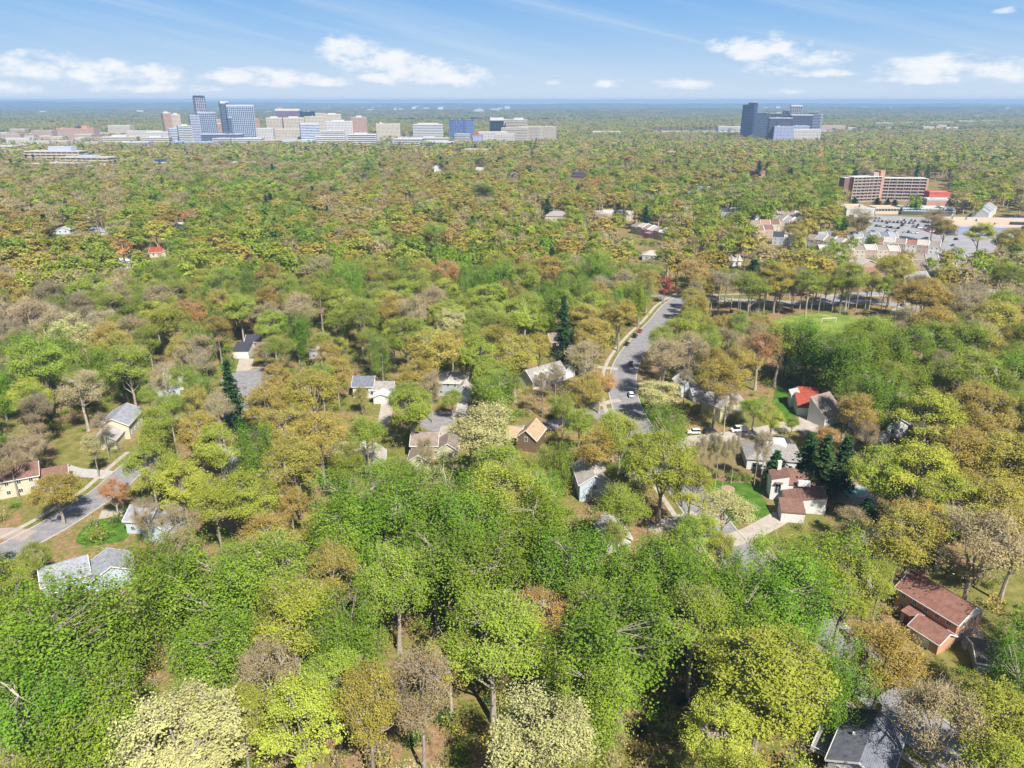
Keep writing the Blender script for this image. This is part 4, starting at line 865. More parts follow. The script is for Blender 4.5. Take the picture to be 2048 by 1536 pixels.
bld('cream ribbed apartment slab right of the orange brick hotel', 776, 248, 2250, 68, 24, 10, 'bpunch', wall='cream', pent=[(-.35, -.25, -.2, .2, 5, 'cream')], name='apartment_block', cat='apartment block')
bld('long white office with dark strip windows left of the blue block', 856, 249, 2150, 82, 26, 4, 'band', wall='white', fh=4.2, pent=[(-.35, .35, -.2, .3, 4, 'cream')])
bld('patterned deep blue office block, left part', 914, 239, 2200, 42, 26, -8, 'navy', wall='navy', parapet=.3)
bld('patterned deep blue office block, right part', 934, 240, 2320, 34, 26, 20, 'navy', wall='navy', parapet=.3)
bld('black glass office block with white crown', 993, 240, 2100, 36, 28, 6, 'black', wall='white', parapet=6)
bld('white strip-windowed slab behind the black office block', 1004, 239, 2180, 28, 24, 4, 'band', wall='white')
bld('stepped cream office block right of the black one, upper part', 1034, 240, 2150, 58, 30, -6, 'band', wall='cream', pent=[(-.15, .3, -.3, .3, 6, 'white')])
bld('stepped cream office block right of the black one, lower part', 1030, 256, 2050, 70, 26, -6, 'band', wall='cream')
bld('cream apartment slab with white roofs right of the stepped block', 1062, 253, 2060, 60, 30, -24, 'bpunch', wall='cream', name='apartment_block', cat='apartment block')
bld('low beige end block with pointed pale roofs at the right of downtown', 1092, 253, 2200, 56, 26, -16, 'bpunch', wall='cream', roof='teal', parapet=.2, name='apartment_block', cat='apartment block')
bld('large white office with four strip-window wings below the blue block', 875, 284, 1700, 74, 34, -4, 'bandd', wall='white', fh=4.3, pent=[(-.3, .3, -.2, .3, 3, 'lilac')])
bld('left wing of the large strip-window office, behind a dark flank', 820, 277, 1740, 62, 60, -4, 'bandd', wall='white', fh=4.3)
bld('rear wing of the large strip-window office', 862, 276, 1810, 84, 22, -4, 'band', wall='cream', fh=4.3, pent=[(-.2, .1, -.2, .3, 3, 'white')])
bld('low white loading hall at the foot of the strip-window office', 862, 301, 1560, 110, 22, 0, 'lil', wall='white', roof='roofw', name='hall', cat='hall')
bld('curved brown and white parking deck in the woods', 953, 299, 1480, 50, 34, -14, 'deck', wall='pink', fh=3.6, roof='roofg', name='parking_deck', cat='parking deck')
bld('low white retail block left of the red facade', 925, 268, 1980, 34, 24, -20, 'band', wall='white', name='shop', cat='shop')
bld('low shop with a bright red facade', 956, 270, 1850, 22, 22, -4, 'lil', wall='red', roof='roofw', name='shop', cat='shop')
bld('white apartment building right of the red facade', 985, 264, 1930, 70, 26, 4, 'wpunch', wall='white', roof='teal', name='apartment_block', cat='apartment block')
bld('grey-green roofed block in front of the black office', 1010, 268, 1860, 46, 24, -8, 'wpunch', wall='beige', roof='teal', name='apartment_block', cat='apartment block')
# far left
r, h_ = bld('cream office with deep open bays and glass penthouse, left woods', 112, 302, 1280, 92, 26, -2, 'deck', wall='cream', fh=4.4, parapet=.8, pent=[(-.10, .32, -.2, .4, 7.5, 'lilac')])
bld('second cream office with white roof and glass lobby, left woods', 176, 314, 1210, 80, 22, -8, 'deck', wall='cream', fh=4.4, parapet=.8, pent=[(-.15, .2, -.3, .4, 3, 'lilac')])
bld('low cream front wing of the left woods offices', 120, 326, 1130, 70, 20, 2, 'deck', wall='cream', fh=4.2, parapet=.6)
bld('low white canopy wing at right of the left woods offices', 206, 330, 1120, 36, 18, 4, 'deck', wall='cream', fh=4.2, parapet=.4)
bld('low white-roofed building with dark drum, left middle woods', 323, 324, 1180, 34, 22, 0, 'band', wall='cream', roof='roofw', pent=[(-.25, .25, -.2, .3, 4, 'navy')])
bld('flat white roof just showing over trees left of centre', 486, 325, 1180, 34, 20, 0, 'band', wall='white', ztop=16)
bld('white office with brown strip windows, left one of the pair', 242, 274, 1780, 72, 26, 10, 'band', wall='cream', fh=4.2, pent=P_)
bld('white office with brown strip windows, right one of the pair', 314, 275, 1800, 58, 34, 10, 'band', wall='cream', fh=4.2, pent=P_)
bld('low blue-glazed hall with white roof between the left offices', 270, 284, 1660, 66, 26, 2, 'bluew', wall='white', roof='roofw')
bld('long white-roofed apartment row behind the left office pair, left', 290, 262, 2100, 90, 24, 4, 'wpunch', wall='white', name='apartment_block', cat='apartment block')
bld('long white-roofed apartment row behind the left office pair, right', 320, 264, 2000, 60, 24, 4, 'wpunch', wall='white', name='apartment_block', cat='apartment block')
bld('orange brick shopping block at far left, main part', 155, 257, 2250, 105, 30, 0, 'pinkp', wall='brick', roof='rooft', pent=[(.15, .3, -.2, .3, 8, 'brick'), (-.05, .05, -.2, .3, 6, 'dark')], name='shop', cat='shop')
bld('orange brick shopping block at far left, left wing', 88, 261, 2300, 62, 30, 0, 'pinkp', wall='pink', roof='rooft', name='shop', cat='shop')
bld('pink brick low block near the left edge', 24, 268, 2100, 50, 26, 8, 'pinkp', wall='pink', roof='rooft', name='shop', cat='shop')
bld('cream house-like block behind the left shopping block', 242, 251, 2500, 70, 30, 0, 'bpunch', wall='cream', name='apartment_block', cat='apartment block')
bld('white flat roof at the left edge of the woods', 8, 292, 1500, 46, 24, 0, 'band', wall='white', roof='roofw', name='shop', cat='shop')
rr = random.Random(5)
for i in range(34):
    x = 5+i*10+rr.uniform(-6, 6); Y = rr.uniform(1850, 2600); st = rr.choice(['wpunch', 'bpunch', 'pinkp'])
    bld('small pale low building in the far left commercial strip', x, 275, Y, rr.uniform(18, 55), rr.uniform(14, 24), rr.uniform(-10, 20), st, ztop=rr.uniform(7, 17), wall=rr.choice(['white', 'cream', 'pink']), roof=rr.choice(['roofw', 'roofg', 'rooft']), name='commercial_building', cat='building', group='small buildings in the far left commercial strip')
# right cluster
bld('tall dark tower with striped left side, leftmost of the right cluster', 1501, 210, 2150, 32, 30, -35, 'bandd', wall='navy', pent=[(-.1, .5, -.3, .4, 6, 'dark'), (.1, .4, -.2, .2, 8, 'white')], name='tower', cat='tower')
bld('blue glass block joined right of the tall striped tower', 1526, 227, 2050, 34, 26, -22, 'glass', wall='navy')
bld('dark block with white frame behind the blue glass block', 1546, 226, 2200, 44, 26, -10, 'dark', wall='white', pent=[(-.4, .2, -.3, .3, 3, 'dark')])
bld('dark glass block on a white podium, left of the podium pair', 1561, 236, 1950, 54, 26, -10, 'dark', wall='lilac', parapet=1)
bld('white panelled podium under the dark glass block, left one', 1567, 253, 1930, 46, 30, -10, 'lil', wall='lilac')
bld('dark glass block on a white podium, right of the podium pair', 1603, 230, 2050, 54, 26, -10, 'dark', wall='white')
bld('white panelled podium under the dark glass block, right one', 1602, 252, 2020, 38, 30, -10, 'lil', wall='lilac')
bld('dark tower with slanted white crown in the right cluster', 1593, 212, 2450, 34, 26, -12, 'darkgrid', wall='white', pent=[(-.5, .5, -.4, .4, 3, 'white')], name='tower', cat='tower')
bld('lower dark block left of the white-crowned tower', 1576, 222, 2500, 30, 24, -12, 'dark', wall='dark', name='tower', cat='tower')
bld('striped blue tower leaning at the right end of the right cluster', 1629, 229, 2120, 40, 26, -30, 'bandd', wall='lilac', name='tower', cat='tower', pent=[(-.4, .2, -.3, .3, 3, 'dark')])
bld('low white building with tan roof at the foot of the right cluster', 1612, 259, 1960, 70, 20, 0, 'wpunch', wall='white', roof='rooft')
bld('low white warehouse left of the right cluster', 1462, 253, 2800, 100, 30, 4, 'band', wall='white', name='warehouse', cat='warehouse')
bld('long pale low warehouse in the woods right of centre', 1212, 263, 2350, 84, 24, 2, 'wpunch', wall='white', name='warehouse', cat='warehouse')
bld('low red-roofed building right of the right cluster', 1710, 252, 3889, 50, 22, 0, 'pinkp', wall='red', roof='oran', name='shop', cat='shop')
bld('long pink low building right of the right cluster', 1665, 251, 2990, 92, 26, 0, 'pinkp', wall='pink', roof='rooft', name='shop', cat='shop')
bld('dark glazed low office in the far right strip', 1766, 246, 3250, 69, 26, 4, 'bandd', wall='white')
bld('white and dark low office in the far right strip', 1815, 245, 3380, 80, 26, 0, 'bandd', wall='white')
bld('long white roofed hall in the far right strip', 1880, 244, 3445, 103, 30, 4, 'band', wall='white', name='warehouse', cat='warehouse')
bld('white low block with blue roof in the far right strip', 1932, 242, 3575, 80, 28, 0, 'bluew', wall='white')
bld('pale low block at the far right edge of the strip', 1978, 241, 3770, 92, 28, 0, 'band', wall='cream')
for i in range(12):
    x = 1650+i*22+rr.uniform(-6, 6); Y = rr.uniform(2900, 3700)
    bld('small low building in the far right commercial strip', x, 275, Y, rr.uniform(24, 60), 22, rr.uniform(-10, 15), rr.choice(['wpunch', 'pinkp', 'bpunch']), ztop=rr.uniform(8, 15), wall=rr.choice(['white', 'cream', 'pink']), roof=rr.choice(['roofw', 'roofg', 'rooft']), name='commercial_building', cat='building', group='small buildings in the far right commercial strip')
rf_ = random.Random(11)
for i in range(60):      # specks of towns on the far plain
    x = rf_.choice([rf_.uniform(650, 1100), rf_.uniform(1450, 2040), rf_.uniform(0, 1000)]); Y = rf_.uniform(6500, 12500)
    p = at(x, 210, Y)
    root = empty('distant_building', (p.x, Y, 8), rf_.uniform(-.4, .4), label='tiny pale building on the hazy plain near the horizon', cat='building', group='pale buildings far off on the hazy plain')
    w = rf_.uniform(20, 75); q = MB(); q.box(-w/2, w/2, -15, 15, 0, rf_.choice([12, 14, 18, 30])); q.build('wall', CW['roofw'], root)
# --- brick care home with two wings
BRD = striped('brick_dark', (0.20, 0.12, 0.10), (0.16, 0.10, 0.08), 0.5, frac=0.1, rough=0.9)
def ribwing(root, x0, x1, y0, y1, h, n, floors, M=None):
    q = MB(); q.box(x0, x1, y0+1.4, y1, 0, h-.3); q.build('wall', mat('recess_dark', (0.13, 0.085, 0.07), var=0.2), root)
    q = MB(); q.box(x0, x0+.8, y0, y0+1.38, 0, h-.3); q.build('end_wall', CW['pink'], root); q = MB(); q.box(x1-.8, x1, y0, y0+1.38, 0, h-.3); q.build('end_wall', CW['pink'], root)
    for i in range(1, n):
        X = x0+(x1-x0)*i/n; q = MB(); q.box(X-.25, X+.25, y0+.1, y0+1.38, 0, h-.32); q.build('pier', CW['pink'], root)
    for k in range(floors):
        z = h-(k+1)*h/floors; q = MB(); q.box(x0+.82, x1-.82, y0+.2, y0+1.36, z, z+1.15); q.build('balcony', CW['pink'], root)
        q = MB(); q.box(x0+.82, x1-.82, y0+1.36, y0+1.45, z+1.2, z+h/floors-.3); q.build('window_band', BANDG, root)
    q = MB(); q.box(x0-.3, x1+.3, y0-.2, y1+.3, h-.28, h+.25); q.build('roof', CW['roofw'], root)
p = at(1735, 392, 760*S); r = empty('apartment_block', (p.x-8, 760*S, 0), R(14), label='brick and concrete eight-storey block with two balcony wings and red stair tower', cat='apartment block')
hh = at(1700, 356, 755*S).z
ribwing(r, -16, 20, -6, 9, hh+1, 7, 8); q = MB(); q.box(-17.2, -16.05, -3, 6, 0, hh+.7); q.build('end_wall', BRD, r); q = MB(); q.box(-24, -17.25, -1, 8, 0, hh); q.build('end_wall', BRD, r); q = MB(); q.box(-24.2, -17.2, -1.2, 8.2, hh+.02, hh+.4); q.build('roof', CW['roofw'], r)
q = MB(); q.box(20.1, 26, -2, 8, 0, hh+7); q.build('stair_tower', CW['brick'], r); q = MB(); q.box(13, 20, 0, 7, hh+1.3, hh+5); q.build('penthouse', CW['pink'], r)
r2 = empty('wing', (0, 0, 0), 0); r2.parent = r; r2.location = (26.2, 1, 0); r2.rotation_euler.z = R(-20); ribwing(r2, 0, 48, 0, 14, hh-1.5, 6, 7); q = MB(); q.box(48.05, 50, 1, 14, 0, hh-1.8); q.build('end_wall', CW['brick'], r2)
LANDMARKS.append(('the brick eight-storey block', p.x, 760*S)); NOTREE.append([(p.x-40, 745*S), (p.x+75, 745*S), (p.x+75, 790*S), (p.x-40, 790*S)])
# theatre
r, h_ = bld('red brick hall with tall windowless stage box beside the care home', 1878, 384, 745*S, 24, 14, -8, 'lil', wall='red', roof='roofg', name='hall', cat='hall'); 
for c in r.children:
    if c.name.startswith('facade'): c.data.materials[0] = CW['red']
part_box(r, -18, 14, -20, -7.3, 0, 6, 'lil', wall='white', roof='roofw'); q = MB(); q.box(-18.2, 14.2, -20.4, -20.1, 0, 4.2); q.build('wall', CW['brick'], r); part_box(r, 14.3, 38, -18, -4, 0, 6.5, 'lil', wall='red', roof='roofw')
# strip mall
def flatbox(label, px, py, yaw, L, D, h, wall, roof, sign=None, name='shop', cat='shop', style='lil'):
    A = G(px, py, h); root = empty(name, (A.x, A.y, 0), R(yaw), label=label, cat=cat); part_box(root, 0, L, 0, D, 0, h, style, wall=wall, roof=roof, parapet=.5)
    M = Matrix.Translation((A.x, A.y, 0)) @ Matrix.Rotation(R(yaw), 4, 'Z'); NOTREE.append([tuple((M @ Vector((x, y, 0)))[:2]) for x, y in ((-3, -3), (L+3, -3), (L+3, D+3), (-3, D+3))]); return root
r = flatbox('white-walled grocery shop with brown roof left of the car park', 1694, 417, 0, 27, 30, 8, 'white', 'rooft'); 
for c in r.children:
    if c.name.startswith('facade'): c.data.materials[0] = CW['white']
flatbox('low brown-roofed shop row behind the car park', 1752, 416, 0, 24, 18, 6, 'cream', 'rooft', style='band')
r = flatbox('long low shop row with green-white roof behind the car park', 1806, 416, -7, 48, 18, 6.5, 'white', 'roofw', style='band')
q = MB(); q.box(0, 48, -3, -.3, 4.0, 4.3); q.build('canopy', CW['teal'], r)
r = flatbox('big flat tan-roofed supermarket at the right edge', 1913, 452, -9, 110, 52, 8, 'lilac', 'rooft', name='supermarket', cat='supermarket')
q = MB(); q.box(48, 66, 14, 18, 8.1, 10.0); q.build('skylight', CW['dark'], r)
r = flatbox('long blue-grey solar roof showing in the far woods right of centre', 1268, 377, -2, 95, 22, 12, 'lilac', 'blue', name='school', cat='school')
# soccer goal
ga = G(1643, 646); gb = G(1671, 645); gl = (gb-ga).length; root = empty('soccer_goal', ga, atan2(gb.y-ga.y, gb.x-ga.x), label='white soccer goal on the far side of the playing field', cat='goal')
PW = mat('goal_paint', (0.8, 0.8, 0.8), rough=0.5, var=0.03)
q = MB(); q.tube([(0, 0, 0), (0, 0, 2.4)], [.12, .12]); q.build('post', PW, root); q = MB(); q.tube([(gl, 0, 0), (gl, 0, 2.4)], [.12, .12]); q.build('post', PW, root)
q = MB(); q.tube([(-.1, 0, 2.44), (gl+.1, 0, 2.44)], [.12, .12]); q.build('crossbar', PW, root)
q = MB()
for xx in (0, gl): q.tube([(xx, 0, 2.3), (xx, 1.0, 2.2), (xx, 2.0, 0)], [.05, .05, .05], 4)
q.tube([(0, 2, .03), (gl, 2, .03)], [.05, .05], 4); q.build('back_frame', PW, root)
# pool with cover
def blob(cx, cy, rx, ry, n=20, rot=0.4):
    c = G(cx, cy); return [(c.x+cos(a)*rx*(1+.12*sin(2*a))*cos(rot)-sin(a)*ry*sin(rot), c.y+cos(a)*rx*sin(rot)+sin(a)*ry*cos(rot)) for a in [2*pi*i/n for i in range(n)]]
rp = empty('swimming_pool', G(1715, 990), 0, label='kidney-shaped pool with pale turquoise cover behind the modern white house', cat='pool'); o = G(1715, 990)
for nm, cx, cy, rx, ry, m, z in (('pool_rim', 1708, 985, 5.2, 3.2, mat('pool_rim', (0.5, 0.45, 0.4)), .10), ('pool_cover', 1708, 985, 4.6, 2.6, mat('pool_cover', (0.22, 0.42, 0.42), rough=.5, var=.2, scale=.4), .18), ('spa_cover', 1738, 1003, 2.4, 1.6, mat('pool_cover2', (0.30, 0.42, 0.40), rough=.5, var=.2, scale=.4), .2)):
    q = MB(); q.prism([(x-o.x, y-o.y) for x, y in blob(cx, cy, rx, ry)], 0, z); q.build(nm, m, rp)
# ------------------------------------------------------------------ cars
TYRE = mat('tyre', (0.02, 0.02, 0.02), rough=0.9, var=0.1); RIM = mat('rim', (0.35, 0.35, 0.36), rough=0.4, metal=0.7, var=0.1)
CARG = mat('car_glass', (0.015, 0.02, 0.028), rough=0.06, spec=0.9, var=0.1); LAMP = mat('headlight', (0.75, 0.75, 0.72), rough=0.2); TAIL = mat('tail_light', (0.4, 0.01, 0.01), rough=0.3)
def paint(n, c): return mat('car_paint_'+n, c, rough=0.28, spec=0.6, var=0.03)
CP = dict(white=paint('white', (0.75, 0.75, 0.75)), black=paint('black', (0.015, 0.016, 0.02)), red=paint('red', (0.45, 0.015, 0.015)), grey=paint('grey', (0.16, 0.17, 0.18)), silver=paint('silver', (0.45, 0.46, 0.47)), blue=paint('blue', (0.03, 0.07, 0.20)), green=paint('green', (0.05, 0.09, 0.06)))
PROF = {  # side profile (x forward, z), roofline section of the glass house
 'sedan': ([(-2.3, .35), (-2.35, .75), (-2.2, .98), (-1.5, 1.02), (1.05, 1.0), (2.1, .86), (2.35, .68), (2.35, .35)], [(-1.65, 1.0), (-1.05, 1.42), (.35, 1.45), (1.15, 1.0)], 1.8),
 'suv': ([(-2.35, .4), (-2.4, .9), (-2.3, 1.12), (-1.5, 1.15), (1.0, 1.13), (2.05, 1.02), (2.35, .8), (2.35, .4)], [(-2.2, 1.12), (-1.95, 1.68), (.15, 1.74), (1.05, 1.12)], 1.92),
 'van': ([(-2.6, .4), (-2.62, 1.2), (-2.6, 1.25), (-1.5, 1.25), (1.3, 1.22), (2.2, 1.05), (2.5, .8), (2.5, .4)], [(-2.58, 1.24), (-2.5, 2.02), (.95, 2.05), (1.75, 1.2)], 1.95),
 'jeep': ([(-2.1, .55), (-2.15, 1.1), (-2.1, 1.2), (-1.2, 1.22), (.75, 1.2), (2.05, 1.15), (2.1, .95), (2.1, .55)], [(-2.05, 1.2), (-2.0, 1.85), (.45, 1.85), (.85, 1.2)], 1.85),
}
def extr(P, w0, w1=None, zsplit=None):
    """profile extruded across, pulled in at the top"""
    q = MB(); n = len(P); w1 = w1 or w0; zm = max(p[1] for p in P); zl = min(p[1] for p in P)
    for s in (1, -1):
        for x, z in P: q.v.append((x, s*(w0+(w1-w0)*(z-zl)/(zm-zl))/2, z))
    q.f.append(tuple(range(n))[::-1]); q.f.append(tuple(range(n, 2*n))); q.mi += [0, 0]
    for i in range(n): j = (i+1) % n; q.f.append((i, j, n+j, n+i)); q.mi.append(0)
    return q
def car(kind, x, y, z, rz, col, label, group=None, simple=False, cat='car'):
    body, cab, w = PROF[kind]; root = empty('car' if kind != 'van' else 'van', (x, y, z), rz, label=label, cat=cat, group=group)
    q = extr(body, w, w*.93); o = q.build('body', CP[col], root)
    b = o.modifiers.new('b', 'BEVEL'); b.width = .09; b.segments = 2
    g = extr(cab, w*.90, w*.76); g.build('cabin_glass', CARG, root)
    zt = max(p[1] for p in cab); xs = [p[0] for p in cab if p[1] > zt-.1]
    q = MB(); q.box(min(xs)-.04, max(xs)+.03, -w*.385, w*.385, zt-.01, zt+.05)
    if kind == 'van': q.box(-2.6, -.2, -w*.46, w*.46, 1.3, 1.96)
    for xx in (min(xs)-.02, (min(xs)+max(xs))/2): q.box(xx, xx+.1, -w*.395, w*.395, zt-.12, zt-.011)
    q.build('roof_panel', CP[col], root)
    r = .34 if kind == 'sedan' else .39
    for xx in (-1.4, 1.42):
        for s in (-1, 1):
            t = MB(); t.tube([(xx, s*(w/2-.22), r), (xx, s*(w/2+.02), r)], [r, r], 14); t.quad(*[(xx+cos(2*pi*k/14)*r, s*(w/2-.22), r+sin(2*pi*k/14)*r) for k in range(14)]); wo = t.build('wheel', TYRE, root)
            if not simple: t = MB(); t.tube([(xx, s*(w/2+.0), r), (xx, s*(w/2+.035), r)], [r*.6, r*.6], 10); t.build('rim', RIM, wo)
    if not simple:
        for s in (-1, 1):
            t = MB(); t.box(2.2, 2.37, s*w*.36-.2, s*w*.36+.2, .66, .82); t.build('headlight', LAMP, root)
            t = MB(); t.box(-2.42 if kind != 'van' else -2.66, -2.3 if kind != 'van' else -2.5, s*w*.38-.14, s*w*.38+.14, .75, .95); t.build('tail_light', TAIL, root)
    return root
def carpx(kind, px, py, tx, ty, col, label, **k):
    a = G(px, py); b = G(tx, ty); car(kind, a.x, a.y, .035, atan2(b.y-a.y, b.x-a.x), col, label, **k)
carpx('suv', 1262, 792, 1258, 778, 'white', 'white SUV parked on the right side of the winding street')
carpx('sedan', 1216, 781, 1219, 774, 'black', 'black car parked under the rust-red street tree', cat='car')
carpx('sedan', 1254, 690, 1262, 680, 'black', 'black car parked alone on the left kerb of the street')
carpx('suv', 1270, 674, 1276, 666, 'black', 'dark car parked just behind the red car')
carpx('sedan', 1280, 664, 1287, 656, 'red', 'bright red car at the top of the parked line')
carpx('sedan', 1262, 728, 1266, 718, 'grey', 'dark car parked in tree shade on the right of the street')
carpx('jeep', 1387, 868, 1372, 868, 'white', 'boxy white off-roader parked left on the pale court road')
carpx('suv', 1419, 866, 1435, 864, 'black', 'black SUV between the white off-roader and white van')
carpx('van', 1476, 863, 1460, 864, 'white', 'white van parked on the pale court road', cat='van')
carpx('sedan', 1697, 1273, 1688, 1262, 'silver', 'silver car on the street under trees, lower right')
carpx('suv', 1232, 951, 1245, 950, 'black', 'black car in the shaded driveway by the pale blue house')
carpx('sedan', 1460, 604, 1475, 604, 'white', 'white car on the distant cross street')
carpx('sedan', 1806, 613, 1815, 618, 'black', 'black car at the right end of the cross street')
carpx('suv', 1355, 414, 1370, 414, 'white', 'white car in the small far car park', simple=True)
rc = random.Random(3)
ROWP = [((1742, 452), (1800, 458)), ((1745, 443), (1830, 448)), ((1748, 438), (1900, 447)), ((1770, 463), (1838, 467)), ((1800, 452), (1900, 462)), ((1838, 456), (1880, 470)), ((1770, 447), (1880, 455)), ((1900, 450), (1925, 462)), ((1735, 460), (1770, 478)), ((1845, 445), (1930, 452)), ((1700, 470), (1770, 482))]
PCOL = ['white', 'black', 'silver', 'grey', 'black', 'blue', 'red', 'white', 'black', 'grey']
PROT = {}
for a, b in ROWP:
    A = G(*a); B = G(*b); n = int((B-A).length/3.0); ang = atan2(B.y-A.y, B.x-A.x)+pi/2
    for i in range(n):
        if rc.random() < .38: continue
        p = A.lerp(B, (i+.5)/n); c = rc.choice(PCOL); k = rc.choice(['sedan', 'suv', 'suv'])
        if (c, k) not in PROT:
            PROT[(c, k)] = car(k, p.x, p.y, .035, ang, c, 'small %s car in the crowded shopping centre car park' % c, group='%s cars in the shopping centre car park' % c, simple=True)
        else:
            o = copy_tree(PROT[(c, k)]); o.location = (p.x, p.y, .035); o.rotation_euler.z = ang+rc.choice([0, pi])
for px, py, c in ((1905, 492, 'blue'), (1912, 480, 'black'), (1945, 470, 'grey'), (1880, 500, 'black'), (1850, 478, 'grey'), (1860, 484, 'black')):
    q = G(px, py)
    car('suv', q.x, q.y, .035, (px*0.37)%3.1, c, 'lone %s car on the service road between car park and %s' % (c, 'supermarket' if px > 1900 else 'townhouses'), group='loose cars near the car park', simple=True)
# lot light poles
for px, py in ((1770, 455), (1820, 462), (1870, 455), (1900, 485)):
    p = G(px, py); r = empty('street_lamp', p, 0, label='thin grey lamp post among the parked cars', cat='street lamp', group='lamp posts of the car park'); q = MB(); q.tube([(0, 0, 0), (0, 0, 9)], [.12, .07], 6); q.build('pole', CW['roofg'], r); q = MB(); q.box(-.9, .9, -.15, .15, 8.95, 9.1); q.build('lamp_head', CW['roofg'], r)
p = G(1242, 764); r = empty('letter_box', (p.x+8, p.y, 0), 0, label='white letter box on its post at the driveway mouth', cat='letter box'); q = MB(); q.box(-.05, .05, -.05, .05, 0, 1.1); q.build('post', BARKD, r); q = MB(); q.box(-.15, .15, -.3, .3, 1.1, 1.4); q.build('box', WHITE, r)
# ------------------------------------------------------------------ forest
# kinds of crowns the photo shows, cell by cell (128 x 64 px, first row y 300..364)
GRID = """
BOV BOV BVO BVO VGB VGO OVB OBV OVB OVG OVG OVB VOG VOG VOB VOB
BOV VBO VGB VGG VGO BOV OBV OBV OBV OVG VGO VGB VGG VGB VGO VOB
OBG OVB OVR GVO VGO OVB OBR VOB VOB BVO VOB VOB OBV VOB OVB BVO
VOG VOG VGL OGL VGL GVO GVO GVL OVB VOB BOV OBV OVB OBV VOB BVV
BVO BVL GVL VGL OLV GVV VGL GGV GGO GVO OBB OBV BVO OBV VBO BVG
BBV BBO OBV GVL LVV VLO VGL LOV LOG OVG OBB VBO VBO VOB VOB OVB
BLV LGO BBV BVG GVV GVB GVO OVO GVO OVO OBB GVV GGV GVV GVV VGV
GLV GGV VBV VVG VGO VBV OOL LOG OOV OBV BVO OBR GGV VGV VGV GVO
VBG VBV BVB OVO BOV BBO OBL OOG OVR VVB BVB BOV OBV VGB VOO OOV
BBV BOV OVB OVO OOB OLB LLB OVB VLB OBV VVO OBV BVV GVO VOO OOO
BOV VLV OLV OLV OOL OVG VCG CGV GVO VGV VVG VVO BOB OOV LOO OOO
VBV OBV LLV LOG OOR OVG GVC CGG VBV GVL LLV VBV PVO VLL LOO OOL
OOV VVO LOC LVO OVR OVG GGV GGV GGV GVV LLG LGV VGV OBO OOL OOB
BVO GGV GGV VBO VBV GGV GGV GGG GGL GVV GGV LLC GGV VOO OBO OOB
GGV GGV GVG GVV GVV GGV GGV GGG GGV GGG GGV GGG GGV OVO BRR OBB
GVG GGV GGV GVV VVO GVV GGV GOG OGG GGV GGG GGV GGV GVV BRR VBB
GGV GVG VGV BVG OBV BVO BVO OGV GGG GGV GVV LLG LGG OOG OBV VGG
GGV GVO VBG BBV OVB BVO BOV VGO GGG GGV LLV LLL LLG OOB BBV GVO
GGV GVL BCC CBV LLV BBL BVV GCL CCV GGV GGL LLL LLV VBV BBV OOV
GGV GVL CCC CCB LLV LBG CCL CLC CCG GGB VGL LLL LVB BVO BBO OLO
""".split()
def zonekind(px, py, rg_):
    c = int(min(15, max(0, px//128))); r = int(min(19, max(0, (py-300)//64)))
    if py < 300: return rg_.choice('VBBBOVVBVP')
    if rg_.random() < .22: c = min(15, max(0, c+rg_.choice((-1, 1))))
    if rg_.random() < .22: r = min(19, max(0, r+rg_.choice((-1, 1))))
    if rg_.random() < (.016 if py < 520 else .010): return 'P'
    if py < 350 and rg_.random() < .35: return rg_.choice('BVBP')
    s = GRID[r*16+c]; k = s[0] if rg_.random() < .45 else rg_.choice(s)
    if rg_.random() < .12: k = rg_.choice('VBLBV')
    if rg_.random() < .012: k = 'K' if rg_.random() < .35 else 'R'
    return k
